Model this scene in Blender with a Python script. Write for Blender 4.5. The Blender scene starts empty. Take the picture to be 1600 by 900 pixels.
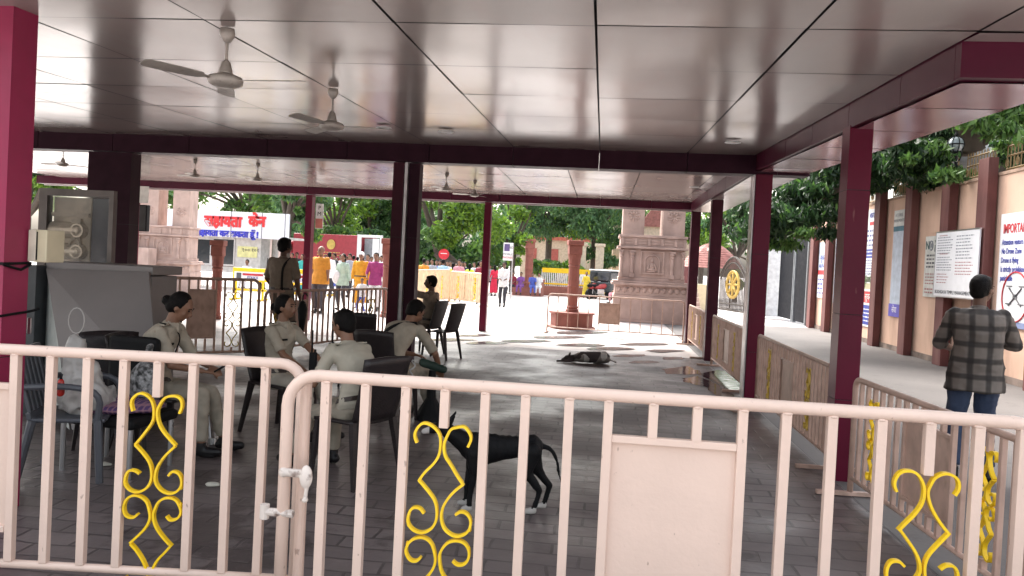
import bpy, bmesh, math, random
import numpy as np
from mathutils import Vector, Matrix, Quaternion, noise
R=math.radians
random.seed(7); RNG=np.random.default_rng(7)
sc=bpy.context.scene
COL=sc.collection
# ------------------------------------------------------------------ camera
CF=1223.; CX,CY=800.,430.; ROLL=.05; H=1.63
YAW=math.atan(139/CF); PIT=math.atan(20/CF)
Fw=np.array([-math.sin(YAW)*math.cos(PIT), math.cos(YAW)*math.cos(PIT), -math.sin(PIT)])
_r=np.array([math.cos(YAW),math.sin(YAW),0]); _u=np.cross(_r,Fw)
Rt=_r*math.cos(ROLL)+_u*math.sin(ROLL); Up=_u*math.cos(ROLL)-_r*math.sin(ROLL)
cam=bpy.data.objects.new('camera',bpy.data.cameras.new('camera')); COL.objects.link(cam)
cam.matrix_world=Matrix(((Rt[0],Up[0],-Fw[0],0),(Rt[1],Up[1],-Fw[1],0),(Rt[2],Up[2],-Fw[2],H),(0,0,0,1)))
cam.data.sensor_width=36; cam.data.lens=CF/1600*36; cam.data.shift_y=-20/1600
cam.data.clip_start=.05; cam.data.clip_end=3000
sc.camera=cam
# ------------------------------------------------------------------ light
SUN_EL,SUN_AZ=R(50),R(-32)
w=bpy.data.worlds.new('World'); sc.world=w; w.use_nodes=True
nt=w.node_tree; nt.nodes.clear()
sky=nt.nodes.new('ShaderNodeTexSky'); sky.sky_type='NISHITA'; sky.sun_disc=False
sky.sun_elevation=SUN_EL; sky.sun_rotation=SUN_AZ; sky.dust_density=6; sky.air_density=1.6; sky.ozone_density=1
hs=nt.nodes.new('ShaderNodeHueSaturation'); hs.inputs['Saturation'].default_value=.35
bg=nt.nodes.new('ShaderNodeBackground'); bg.inputs[1].default_value=.15
wo=nt.nodes.new('ShaderNodeOutputWorld')
nt.links.new(sky.outputs[0],hs.inputs['Color']); nt.links.new(hs.outputs[0],bg.inputs[0]); nt.links.new(bg.outputs[0],wo.inputs[0])
sl=bpy.data.lights.new('sun','SUN'); sl.energy=1.5; sl.angle=R(32); sl.color=(1,.96,.9)
so=bpy.data.objects.new('sun',sl); COL.objects.link(so)
# blender nishita: rotation measured clockwise from +Y
sd=Vector((math.sin(SUN_AZ)*math.cos(SUN_EL),math.cos(SUN_AZ)*math.cos(SUN_EL),math.sin(SUN_EL)))
so.rotation_euler=sd.to_track_quat('Z','Y').to_euler()
sc.view_settings.view_transform='Standard'; sc.view_settings.look='None'
sc.view_settings.exposure=1.9; sc.view_settings.gamma=1
sc.cycles.max_bounces=8
# ------------------------------------------------------------------ pixel <-> world (photograph pixels, used once to survey positions)
def ray(x,y): return (Fw*CF+Rt*(x-CX)-Up*(y-CY))/CF
O=np.array([0,0,H])
def atz(x,y,z=0.): r=ray(x,y); return Vector(O+r*(z-H)/r[2])
def atY(x,y,Y): r=ray(x,y); return Vector(O+r*Y/r[1])
def atX(x,y,X): r=ray(x,y); return Vector(O+r*X/r[0])
def gz(Y): return -min(max(Y-26,0)/24,1)*.35
def gp(x,y):
    p=atz(x,y,0)
    for _ in range(12): p=atz(x,y,(gz(p.y)))
    return p
# ------------------------------------------------------------------ mesh helpers
class MB:
    def __init__(s): s.v=[]; s.f=[]; s.m=[]; s.mi=0
    def add(s,vs,fs):
        b=len(s.v); s.v+= [tuple(v) for v in vs]
        for f in fs: s.f.append(tuple(b+i for i in f)); s.m.append(s.mi)
        return s
    def box(s,a,b,M=None):
        x0,y0,z0=a; x1,y1,z1=b
        vs=[Vector(p) for p in ((x0,y0,z0),(x1,y0,z0),(x1,y1,z0),(x0,y1,z0),(x0,y0,z1),(x1,y0,z1),(x1,y1,z1),(x0,y1,z1))]
        if M is not None: vs=[M@v for v in vs]
        return s.add(vs,[(3,2,1,0),(4,5,6,7),(0,1,5,4),(1,2,6,5),(2,3,7,6),(3,0,4,7)])
    def cbox(s,c,d,M=None):
        return s.box([c[i]-d[i]/2 for i in range(3)],[c[i]+d[i]/2 for i in range(3)],M)
    def cap(s,a,b,ra,rb,n=10,rings=3,flat=(0,0)):
        a=Vector(a); b=Vector(b); ax=(b-a)
        L=ax.length
        if L<1e-6: ax=Vector((0,0,1))
        q=ax.to_track_quat('Z','Y'); R_=[]
        if flat[0]: R_+=[(0,ra)]
        else: R_+=[(-ra*math.cos(t*math.pi/2/rings),ra*math.sin(t*math.pi/2/rings)) for t in range(1,rings+1)]
        if flat[1]: R_+=[(L,rb)]
        else: R_+=[(L+rb*math.sin(t*math.pi/2/rings),rb*math.cos(t*math.pi/2/rings)) for t in range(0,rings)]
        vs=[]; fs=[]
        for z,r in R_:
            for i in range(n):
                t=2*math.pi*i/n; vs.append(a+q@Vector((r*math.cos(t),r*math.sin(t),z)))
        k=len(R_)
        for j in range(k-1):
            for i in range(n):
                i2=(i+1)%n; fs.append((j*n+i,j*n+i2,(j+1)*n+i2,(j+1)*n+i))
        vs.append(a if flat[0] else a+q@Vector((0,0,-ra))); vs.append(b if flat[1] else a+q@Vector((0,0,L+rb)))
        for i in range(n):
            i2=(i+1)%n; fs.append((k*n,i2,i)); fs.append((k*n+1,(k-1)*n+i,(k-1)*n+i2))
        return s.add(vs,fs)
    def cyl(s,a,b,r,n=12,r2=None): return s.cap(a,b,r,r if r2 is None else r2,n,1,(1,1))
    def ell(s,c,r,M=None,n=14,m=9):
        vs=[];fs=[]; c=Vector(c)
        for j in range(m+1):
            p=math.pi*j/m
            for i in range(n):
                t=2*math.pi*i/n
                v=Vector((r[0]*math.sin(p)*math.cos(t),r[1]*math.sin(p)*math.sin(t),r[2]*math.cos(p)))
                if M is not None: v=M@v
                vs.append(c+v)
        for j in range(m):
            for i in range(n):
                i2=(i+1)%n; fs.append((j*n+i,(j+1)*n+i,(j+1)*n+i2,j*n+i2))
        return s.add(vs,fs)
    def loft(s,rings,n=16,cap=True):
        # rings: (center, half_x, half_y, xaxis, yaxis)
        vs=[];fs=[]
        for c,a,b,xa,ya in rings:
            c=Vector(c)
            for i in range(n):
                t=2*math.pi*i/n; vs.append(c+xa*(a*math.cos(t))+ya*(b*math.sin(t)))
        k=len(rings)
        for j in range(k-1):
            for i in range(n):
                i2=(i+1)%n; fs.append((j*n+i,j*n+i2,(j+1)*n+i2,(j+1)*n+i))
        if cap: fs.append(tuple(range(n-1,-1,-1))); fs.append(tuple((k-1)*n+i for i in range(n)))
        return s.add(vs,fs)
    def tube(s,pts,r,n=10,closed=False):
        pts=[Vector(p) for p in pts]; N=len(pts); vs=[];fs=[]; up=None
        for i,p in enumerate(pts):
            if closed: d=(pts[(i+1)%N]-pts[i-1]).normalized()
            else: d=(pts[min(i+1,N-1)]-pts[max(i-1,0)]).normalized()
            if up is None:
                up=Vector((0,0,1)) if abs(d.z)<.9 else Vector((1,0,0))
            xa=d.cross(up).normalized(); ya=xa.cross(d).normalized(); up=ya
            rr=r[i] if isinstance(r,(list,tuple)) else r
            for k in range(n):
                t=2*math.pi*k/n; vs.append(p+xa*rr*math.cos(t)+ya*rr*math.sin(t))
        for j in range(N if closed else N-1):
            j2=(j+1)%N
            for i in range(n):
                i2=(i+1)%n; fs.append((j*n+i,j2*n+i,j2*n+i2,j*n+i2))
        if not closed: fs.append(tuple(range(n))); fs.append(tuple((N-1)*n+i for i in range(n-1,-1,-1)))
        return s.add(vs,fs)
    def ribbon(s,pts,wy,th):
        # flat bar bent in the xz plane; wy = width along y, th = thickness
        pts=[Vector(p) for p in pts]; N=len(pts); vs=[];fs=[]
        for i,p in enumerate(pts):
            d=(pts[min(i+1,N-1)]-pts[max(i-1,0)]).normalized()
            nn=Vector((-d.z,0,d.x))*th/2
            for a,b in ((1,-1),(1,1),(-1,1),(-1,-1)): vs.append(p+nn*a+Vector((0,wy/2*b,0)))
        for j in range(N-1):
            for k in range(4):
                k2=(k+1)%4; fs.append((j*4+k,j*4+k2,(j+1)*4+k2,(j+1)*4+k))
        fs.append((3,2,1,0)); fs.append(tuple((N-1)*4+k for k in range(4)))
        return s.add(vs,fs)
    def lathe(s,prof,n=20,c=(0,0,0)):
        vs=[];fs=[];c=Vector(c)
        for r,z in prof:
            for i in range(n):
                t=2*math.pi*i/n; vs.append(c+Vector((r*math.cos(t),r*math.sin(t),z)))
        for j in range(len(prof)-1):
            for i in range(n):
                i2=(i+1)%n; fs.append((j*n+i,j*n+i2,(j+1)*n+i2,(j+1)*n+i))
        fs.append(tuple(range(n-1,-1,-1))); fs.append(tuple((len(prof)-1)*n+i for i in range(n)))
        return s.add(vs,fs)
    def prism(s,poly,y0,y1):
        # polygon in xz extruded along y
        n=len(poly); vs=[(x,y0,z) for x,z in poly]+[(x,y1,z) for x,z in poly]
        fs=[tuple(range(n)),tuple(range(2*n-1,n-1,-1))]
        for i in range(n):
            j=(i+1)%n; fs.append((i,n+i,n+j,j))
        return s.add(vs,fs)
    def build(s,name,mats,parent=None,smooth=False,bevel=0,loc=None,rz=0,remesh=0,wrinkle=0,sm_it=3):
        me=bpy.data.meshes.new(name); me.from_pydata(s.v,[],s.f)
        if not isinstance(mats,(list,tuple)): mats=[mats]
        for m in mats: me.materials.append(m)
        me.polygons.foreach_set('material_index',s.m); me.update()
        o=bpy.data.objects.new(name,me); COL.objects.link(o)
        if parent is not None: o.parent=parent
        if loc is not None: o.location=loc
        o.rotation_euler[2]=rz
        bm=bmesh.new(); bm.from_mesh(me); bmesh.ops.recalc_face_normals(bm,faces=bm.faces); bm.to_mesh(me); bm.free()
        if bevel:
            b=o.modifiers.new('b','BEVEL'); b.width=bevel; b.segments=2; b.limit_method='ANGLE'; b.harden_normals=False
        if remesh:
            r=o.modifiers.new('r','REMESH'); r.mode='VOXEL'; r.voxel_size=remesh; r.use_smooth_shade=True
            k=o.modifiers.new('s','SMOOTH'); k.iterations=sm_it; k.factor=.5
            bake(o)
            if wrinkle:
                me=o.data; off=Vector((random.random()*9,random.random()*9,0))
                for v in me.vertices:
                    n=noise.noise((v.co+off)*9)+.6*noise.noise((v.co+off)*19)
                    ridge=1-abs(noise.noise(Vector((v.co.x*6,v.co.y*6,v.co.z*14))+off))*2
                    v.co+=v.normal*wrinkle*(n*.7+.8*max(0,ridge-.6))
            smooth=True
        if smooth: o.data.polygons.foreach_set('use_smooth',[True]*len(o.data.polygons))
        elif bevel: pass
        return o
def bake(o):
    dg=bpy.context.evaluated_depsgraph_get(); e=o.evaluated_get(dg)
    me=bpy.data.meshes.new_from_object(e,preserve_all_data_layers=True,depsgraph=dg)
    old=o.data; mats=[m for m in old.materials]; o.modifiers.clear(); o.data=me; me.name=o.name
    if len(me.materials)==0:
        for m in mats: me.materials.append(m)
    bpy.data.meshes.remove(old)
def tag(o,label,cat,group=None,kind=None):
    if label: o['label']=label
    if cat: o['category']=cat
    if group: o['group']=group
    if kind: o['kind']=kind
    return o
def empty(name,loc,rz=0,label=None,cat=None,group=None):
    o=bpy.data.objects.new(name,None); COL.objects.link(o); o.location=loc; o.rotation_euler[2]=rz; o.empty_display_size=.1
    return tag(o,label,cat,group)
def kids(o): return [c for c in COL.objects if c.parent==o]
def copy_tree(o,parent=None,mats=None):
    c=o.copy(); COL.objects.link(c)
    if parent is not None: c.parent=parent
    if mats and o.type=='MESH':
        for i,s_ in enumerate(c.material_slots):
            if s_.material and s_.material.name in mats:
                m=mats[s_.material.name]; s_.link='OBJECT'; s_.material=m
    for k in kids(o): copy_tree(k,c,mats)
    return c
# ------------------------------------------------------------------ materials
MATS={}
def mat(name,col,rough=.6,metal=0,spec=.5,var=.12,vscale=6,bump=0,bscale=60,col2=None,emit=None,coat=0,trans=0,alpha=1,streak=None):
    if name in MATS: return MATS[name]
    m=bpy.data.materials.new(name); m.use_nodes=True; N=m.node_tree.nodes; L=m.node_tree.links
    b=N['Principled BSDF']; b.inputs['Roughness'].default_value=rough; b.inputs['Metallic'].default_value=metal
    b.inputs['Specular IOR Level'].default_value=spec; b.inputs['Coat Weight'].default_value=coat
    b.inputs['Transmission Weight'].default_value=trans; b.inputs['Alpha'].default_value=alpha
    tc=N.new('ShaderNodeTexCoord')
    nz=N.new('ShaderNodeTexNoise'); nz.inputs['Scale'].default_value=vscale; nz.inputs['Detail'].default_value=5
    L.new(tc.outputs['Object'],nz.inputs['Vector'])
    mx=N.new('ShaderNodeMix'); mx.data_type='RGBA'
    c2=col2 if col2 else tuple(c*(1-var*2) for c in col[:3])
    mx.inputs[6].default_value=(*col[:3],1); mx.inputs[7].default_value=(*c2,1)
    mr=N.new('ShaderNodeMapRange'); mr.inputs[1].default_value=.38; mr.inputs[2].default_value=.68
    L.new(nz.outputs[0],mr.inputs[0]); L.new(mr.outputs[0],mx.inputs[0])
    out=mx.outputs[2]
    if streak:   # dirt with a shape of its own: (colour, amount, scale xyz)
        mp=N.new('ShaderNodeMapping'); mp.inputs['Scale'].default_value=streak[2]
        L.new(tc.outputs['Object'],mp.inputs[0]); n2=N.new('ShaderNodeTexNoise'); n2.inputs['Scale'].default_value=1; n2.inputs['Detail'].default_value=6
        L.new(mp.outputs[0],n2.inputs['Vector']); r2=N.new('ShaderNodeMapRange'); r2.inputs[1].default_value=(streak[3] if len(streak)>3 else .52); r2.inputs[2].default_value=(streak[3]+.05 if len(streak)>3 else .72); r2.inputs[4].default_value=streak[1]
        L.new(n2.outputs[0],r2.inputs[0]); m2=N.new('ShaderNodeMix'); m2.data_type='RGBA'; m2.inputs[7].default_value=(*streak[0],1)
        L.new(r2.outputs[0],m2.inputs[0]); L.new(out,m2.inputs[6]); out=m2.outputs[2]
    L.new(out,b.inputs['Base Color'])
    # gloss varies a little
    rr=N.new('ShaderNodeMapRange'); rr.inputs[3].default_value=max(rough-.06,.02); rr.inputs[4].default_value=min(rough+.1,1)
    L.new(nz.outputs[0],rr.inputs[0]); L.new(rr.outputs[0],b.inputs['Roughness'])
    if bump:
        bn=N.new('ShaderNodeTexNoise'); bn.inputs['Scale'].default_value=bscale; bn.inputs['Detail'].default_value=4
        L.new(tc.outputs['Object'],bn.inputs['Vector']); bp=N.new('ShaderNodeBump'); bp.inputs['Strength'].default_value=bump; bp.inputs['Distance'].default_value=.01
        L.new(bn.outputs[0],bp.inputs['Height']); L.new(bp.outputs[0],b.inputs['Normal'])
    if emit: b.inputs['Emission Color'].default_value=(*emit[:3],1); b.inputs['Emission Strength'].default_value=emit[3]
    MATS[name]=m; return m
def leafmat(name,c1,c2):
    m=bpy.data.materials.new(name); m.use_nodes=True; N=m.node_tree.nodes; L=m.node_tree.links
    b=N['Principled BSDF']; b.inputs['Roughness'].default_value=.5
    g=N.new('ShaderNodeNewGeometry'); mx=N.new('ShaderNodeMix'); mx.data_type='RGBA'
    mx.inputs[6].default_value=(*c1,1); mx.inputs[7].default_value=(*c2,1); L.new(g.outputs['Random Per Island'],mx.inputs[0])
    L.new(mx.outputs[2],b.inputs['Base Color'])
    t=N.new('ShaderNodeBsdfTranslucent'); L.new(mx.outputs[2],t.inputs[0]); ms=N.new('ShaderNodeMixShader'); ms.inputs[0].default_value=.4
    L.new(b.outputs[0],ms.inputs[1]); L.new(t.outputs[0],ms.inputs[2]); L.new(ms.outputs[0],N['Material Output'].inputs[0])
    return m
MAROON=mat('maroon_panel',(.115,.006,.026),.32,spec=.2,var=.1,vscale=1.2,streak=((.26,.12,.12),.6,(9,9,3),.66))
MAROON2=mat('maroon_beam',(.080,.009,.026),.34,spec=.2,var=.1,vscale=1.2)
DARK=mat('groove_black',(.015,.012,.014),.7)
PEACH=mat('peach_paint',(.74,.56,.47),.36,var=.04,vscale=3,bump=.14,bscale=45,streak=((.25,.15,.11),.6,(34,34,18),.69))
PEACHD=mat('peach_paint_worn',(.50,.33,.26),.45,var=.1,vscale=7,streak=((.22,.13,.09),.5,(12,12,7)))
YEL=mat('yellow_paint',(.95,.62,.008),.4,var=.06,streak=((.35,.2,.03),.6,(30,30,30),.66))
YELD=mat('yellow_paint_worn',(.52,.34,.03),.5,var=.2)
BLACKPL=mat('dark_brown_plastic',(.018,.013,.014),.5,spec=.25,var=.15,vscale=40,bump=.5,bscale=160)
GREYPL=mat('grey_plastic',(.085,.09,.105),.4,var=.1)
STEEL=mat('brushed_steel',(.55,.55,.56),.28,metal=1,var=.05)
BLACK=mat('black_matte',(.008,.008,.009),.6,spec=.2)
WHITE=mat('white_paint',(.8,.8,.8),.45,var=.03)
CREAM=mat('cream_enamel',(.62,.55,.38),.4,var=.05)
KHAKI=mat('khaki_shirt_cloth',(.40,.35,.28),.85,var=.08,vscale=14,bump=.25,bscale=300)
KHAKI2=mat('khaki_brown_cloth',(.24,.19,.145),.85,var=.08,vscale=14,bump=.25,bscale=300)
SKIN=mat('skin_brown',(.23,.115,.07),.5,var=.06,vscale=20)
SKIND=mat('skin_dark_brown',(.13,.065,.042),.5,var=.06,vscale=20)
HAIR=mat('black_hair',(.005,.004,.004),.6,spec=.15,var=.2,vscale=60,bump=.5,bscale=120)
HAIRG=mat('grey_hair',(.35,.34,.33),.7,bump=.4)
SHOE=mat('black_leather',(.01,.009,.01),.4,spec=.3)
STONED=mat('brown_pink_sandstone',(.44,.31,.265),.85,var=.12,vscale=2.5,bump=.4,bscale=30,streak=((.2,.135,.12),.5,(2,2,.7)))
STONE=mat('pink_sandstone',(.52,.38,.33),.85,var=.1,vscale=2.5,bump=.35,bscale=40,streak=((.24,.16,.14),.5,(2,2,.7)))
REDST=mat('red_sandstone',(.28,.095,.07),.75,var=.12,vscale=4,bump=.3,bscale=50)
def text(s,size,m,parent,loc,rot=(R(90),0,0),ext=.004,align='CENTER',name='lettering',sx=1,bold=0):
    c=bpy.data.curves.new(name,'FONT'); c.body=s; c.size=size; c.extrude=ext; c.align_x=align; c.align_y='CENTER'; c.offset=bold; c.resolution_u=3
    t=bpy.data.objects.new(name,c); COL.objects.link(t)
    dg=bpy.context.evaluated_depsgraph_get(); me=bpy.data.meshes.new_from_object(t.evaluated_get(dg),depsgraph=dg)
    COL.objects.unlink(t); bpy.data.objects.remove(t)
    me.materials.clear(); me.materials.append(m)
    o=bpy.data.objects.new(name,me); COL.objects.link(o); o.location=loc; o.rotation_euler=rot; o.scale=(sx,1,1)
    if parent is not None: o.parent=parent
    return o
# ================================================================== GROUND
def ground_mat(name,kind):
    m=bpy.data.materials.new(name); m.use_nodes=True; N=m.node_tree.nodes; L=m.node_tree.links; b=N['Principled BSDF']
    tc=N.new('ShaderNodeTexCoord')
    def noise_(sc_,det=5,dim=None,rough=.5):
        n=N.new('ShaderNodeTexNoise'); n.inputs['Scale'].default_value=sc_; n.inputs['Detail'].default_value=det; n.inputs['Roughness'].default_value=rough
        L.new(tc.outputs['Object'],n.inputs['Vector']); return n.outputs[0]
    def rng(s_,a,b_,c=0,d=1):
        r=N.new('ShaderNodeMapRange'); r.inputs[1].default_value=a; r.inputs[2].default_value=b_; r.inputs[3].default_value=c; r.inputs[4].default_value=d
        L.new(s_,r.inputs[0]); return r.outputs[0]
    def mix(f,a,b_):
        x=N.new('ShaderNodeMix'); x.data_type='RGBA'; L.new(f,x.inputs[0])
        for i,v in ((6,a),(7,b_)):
            if isinstance(v,tuple): x.inputs[i].default_value=(*v,1)
            else: L.new(v,x.inputs[i])
        return x.outputs[2]
    def vec(x): 
        return x
    if kind=='paver':
        wv=N.new('ShaderNodeTexNoise'); wv.inputs['Scale'].default_value=2.2; L.new(tc.outputs['Object'],wv.inputs['Vector'])
        ad=N.new('ShaderNodeMix'); ad.data_type='RGBA'; ad.blend_type='ADD'; ad.inputs[0].default_value=.07
        L.new(tc.outputs['Object'],ad.inputs[6]); L.new(wv.outputs['Color'],ad.inputs[7])
        br=N.new('ShaderNodeTexBrick'); L.new(ad.outputs[2],br.inputs['Vector']); br.inputs['Scale'].default_value=1
        br.inputs['Brick Width'].default_value=.34; br.inputs['Row Height'].default_value=.17; br.inputs['Mortar Size'].default_value=.011; br.inputs['Mortar Smooth'].default_value=.3
        br.inputs['Color1'].default_value=(.185,.152,.148,1); br.inputs['Color2'].default_value=(.125,.102,.10,1); br.inputs['Mortar'].default_value=(.07,.057,.056,1); br.inputs['Bias'].default_value=.1
        col=mix(rng(noise_(1.1,6,rough=.6),.42,.62,0,.75),br.outputs[0],(.115,.094,.092))
        col=mix(rng(noise_(.6,8,rough=.68),.535,.575,0,.8),col,(.05,.037,.036))
        L.new(col,b.inputs['Base Color'])
        L.new(rng(noise_(.9,5),.40,.62,.32,.62),b.inputs['Roughness'])
        bp=N.new('ShaderNodeBump'); bp.inputs['Strength'].default_value=.55; bp.inputs['Distance'].default_value=.012
        h=N.new('ShaderNodeMath'); h.operation='MULTIPLY_ADD'; h.inputs[1].default_value=-1
        L.new(br.outputs['Fac'],h.inputs[0]); L.new(rng(noise_(5,6),.2,.8,0,.9),h.inputs[2]); L.new(h.outputs[0],bp.inputs['Height']); L.new(bp.outputs[0],b.inputs['Normal'])
    elif kind=='plaza':
        col=mix(rng(noise_(.35,6),.35,.7),(.50,.455,.44),(.40,.365,.355))
        col=mix(rng(noise_(2.2,7,rough=.65),.55,.72,0,.6),col,(.30,.27,.27)); L.new(col,b.inputs['Base Color'])
        L.new(rng(noise_(.8,4),.4,.6,.4,.7),b.inputs['Roughness'])
    elif kind=='lane':
        col=mix(rng(noise_(.5,6),.35,.68),(.15,.138,.132),(.105,.097,.094))
        col=mix(rng(noise_(3,8,rough=.7),.56,.7,0,.7),col,(.065,.058,.055)); L.new(col,b.inputs['Base Color'])
        b.inputs['Roughness'].default_value=.75
        bp=N.new('ShaderNodeBump'); bp.inputs['Strength'].default_value=.3; L.new(noise_(25,6),bp.inputs['Height']); bp.inputs['Distance'].default_value=.01; L.new(bp.outputs[0],b.inputs['Normal'])
    return m
def sheet(name,x0,x1,y0,y1,z,m,kind='structure'):
    mb=MB(); mb.add([(x0,y0,z),(x1,y0,z),(x1,y1,z),(x0,y1,z)],[(0,1,2,3)]); o=mb.build(name,m); return tag(o,None,None,None,kind)
g=MB(); ys=[-30,26,30,34,38,42,46,50,400]; 
for i,y in enumerate(ys): g.v+=[(-250,y,gz(y)-.008),(250,y,gz(y)-.008)]
for i in range(len(ys)-1): g.f.append((2*i,2*i+1,2*i+3,2*i+2)); g.m.append(0)
tag(g.build('ground',ground_mat('pale_concrete','plaza')),None,None,None,'structure')
sheet('pavilion_floor',-13,1.95,2.2,15.0,.0,ground_mat('wet_pavers','paver'))  # stops early so paler ground under the rear roof stands in for daylight
sheet('lane',1.955,6.95,-3,26,.0,ground_mat('grey_lane','lane'))
# puddles of standing water
WATER=mat('puddle_water',(.05,.048,.05),.05,spec=1,var=0,bump=.35,bscale=7)
def puddle(pts,z=.004,m=None):
    mb=MB(); P=[]
    for i,p in enumerate(pts):
        a=gp(*p); b_=gp(*pts[(i+1)%len(pts)])
        for k in range(6):
            q=a.lerp(b_,k/6); j=.035*noise.noise(q*5)*2; P.append((q.x+j,q.y+j*1.6,z))
    mb.add(P,[tuple(range(len(P)))]); o=mb.build('puddle',m or WATER); tag(o,None,None,None,'structure')
puddle([(1062,592),(1090,588),(1118,600),(1150,622),(1172,640),(1150,648),(1128,628),(1105,606),(1080,600)])
puddle([(1090,585),(1122,578),(1158,585),(1176,600),(1172,612),(1140,612),(1120,598)])
puddle([(1035,577),(1075,572),(1098,584),(1070,586),(1045,584)])
for cx,cy,rw in ((700,531,48),(760,536,34),(822,533,40),(868,527,44),(908,539,38),(955,545,46),(1005,538,40),(1040,548,32),(985,556,28),(740,524,26),(905,520,40),(1012,566,24),(1052,560,20)):
    puddle([(cx+rw*.8*math.cos(t)*(1+.5*random.random()),cy+1.5*math.sin(t)*(1+.9*random.random())) for t in [k*math.pi/4 for k in range(8)]],m=mat('thin_water_film',(.12,.11,.11),.16,spec=.8,var=.15,vscale=3,bump=.3,bscale=9))
# ================================================================== PAVILION
def zc(Y): return 3.0+.034*(min(Y,10.6)-5.2)
CEIL=mat('glossy_ceiling_panel',(.37,.315,.29),.17,spec=.7,var=.05,vscale=.8,streak=((.36,.27,.25),.5,(5,1.2,5)))
SOFF=mat('glossy_soffit_panel',(.36,.17,.20),.16,spec=.7,var=.08,vscale=.8)
pav=empty('pavilion',(0,0,0),0,'large open maroon pavilion with a glossy panelled ceiling over the paved floor','pavilion')
def panels(name,x0s,y0s,zf,m,gap=.015,th=.02):
    mb=MB()
    for i in range(len(x0s)-1):
        for j in range(len(y0s)-1):
            a,b_=x0s[i]+gap/2,x0s[i+1]-gap/2; c,d=y0s[j]+gap/2,y0s[j+1]-gap/2
            if b_-a<.05 or d-c<.05: continue
            n=6; base=len(mb.v); bow=random.uniform(-.006,.006)
            ph=random.random()*20; tlt=(random.uniform(-.0022,.0022),random.uniform(-.0022,.0022))
            for q in range(n+1):
                for p in range(n+1):
                    u,v=p/n,q/n; x=a+(b_-a)*u; y=c+(d-c)*v
                    dz=bow*(4*u*(1-u))*(4*v*(1-v))+.0022*noise.noise(Vector((x*2.2,y*2.2,ph)))+tlt[0]*(u-.5)*2+tlt[1]*(v-.5)*2
                    mb.v.append((x,y,zf(y)+dz))
            for q in range(n):
                for p in range(n):
                    k=base+q*(n+1)+p; mb.f.append((k,k+1,k+n+2,k+n+1)); mb.m.append(0)
    o=mb.build(name,m,pav,smooth=True); return o
LX=[-.1-1.155*k for k in range(12,-1,-1)]+[1.04,1.92]
LY=[3.4]+[5.52+1.11*k for k in range(-1,5)]+[10.5]
panels('ceiling_panels',LX,LY,lambda y:zc(y),CEIL)
panels('ceiling_panels',[1.92,3.1,4.3,5.4],[3.4,4.41,4.62],lambda y:zc(y),CEIL)
LY2=[10.78]+[11.6+1.15*k for k in range(0,6)]+[17.95]
panels('ceiling_panels',[-.62-1.16*k for k in range(11,-1,-1)]+[.54,1.7,1.92],LY2,lambda y:zc(y)-.005,CEIL)
mb=MB(); 
mb.add([(-14,3.4,zc(3.4)+.05),(2.6,3.4,zc(3.4)+.05),(2.6,10.6,zc(10.6)+.05),(-14,10.6,zc(10.6)+.05)],[(0,1,2,3)])
mb.add([(-14,10.6,3.235),(2.6,10.6,3.235),(2.6,18.3,3.235),(-14,18.3,3.235)],[(0,1,2,3)])
mb.box((-14,3.4,3.42),(2.62,18.4,3.6)); mb.box((2.62,3.4,3.42),(5.4,4.6,3.6))
mb.build('roof_slab',DARK,pav)
def seambox(name,a,b_,m,axis,seams,proud=.003):
    mb=MB(); c=a; s_=sorted([s for s in seams if a[axis]<s<b_[axis]])+[b_[axis]]; st=a[axis]
    for s in s_:
        lo=list(a); hi=list(b_); lo[axis]=st; hi[axis]=s-.009; mb.box(lo,hi); st=s
    o=mb.build(name,m,pav)
    ins=MB(); lo=[a[0]+.006,a[1]+.006,a[2]+.006]; hi=[b_[0]-.006,b_[1]-.006,b_[2]-.006]; 
    lo[axis]=a[axis]+.02;hi[axis]=b_[axis]-.03; ins.box(lo,hi)
    return o
# beams: (the sloping side beam is a prism following the ceiling)
BEAMD=mat('shade_darkened_beam_panel',(.034,.009,.018),.45,spec=.1,var=.1)  # maroon cladding with its backlit shade put into a darker base colour
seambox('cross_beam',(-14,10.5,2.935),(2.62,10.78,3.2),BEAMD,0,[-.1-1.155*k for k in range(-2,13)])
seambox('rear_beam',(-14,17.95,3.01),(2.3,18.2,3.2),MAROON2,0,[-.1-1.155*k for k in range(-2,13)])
mb=MB(); mb.box((-14,18.22,2.985),(2.3,18.26,3.4)); mb.build('fascia',mat('pale_fascia',(.55,.5,.48),.4),pav)
def prof(Y): return zc(Y)
SB=[4.7,5.52,6.63,7.74,8.85,9.96,10.498]
for k in range(len(SB)-1):
    y0,y1=SB[k],SB[k+1]-.008; b_=MB()
    vs=[(x,y,z) for y in (y0,y1) for x,z in ((1.925,zc(y)-.20),(2.6,zc(y)-.20),(2.6,zc(y)+.1),(1.925,zc(y)+.1))]
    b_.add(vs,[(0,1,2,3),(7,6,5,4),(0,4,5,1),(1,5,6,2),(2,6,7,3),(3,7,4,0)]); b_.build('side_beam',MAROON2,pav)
panels('soffit_panels',[1.96,2.60],SB,lambda y:zc(y)-.212,SOFF)
S2=[10.79,11.9,13.0,14.1,15.2,16.3,17.4,17.94]
for k in range(len(S2)-1):
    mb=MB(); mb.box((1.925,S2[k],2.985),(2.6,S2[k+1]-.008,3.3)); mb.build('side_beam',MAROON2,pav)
panels('soffit_panels',[1.96,2.60],S2,lambda y:2.972,mat('pale_soffit_panel',(.5,.42,.41),.16,spec=.7))
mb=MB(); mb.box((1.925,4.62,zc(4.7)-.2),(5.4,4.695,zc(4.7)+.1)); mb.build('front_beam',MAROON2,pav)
panels('soffit_panels',[2.62,3.9,5.4],[4.70,5.15],lambda y:zc(4.7)-.205,MAROON2)
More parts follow.
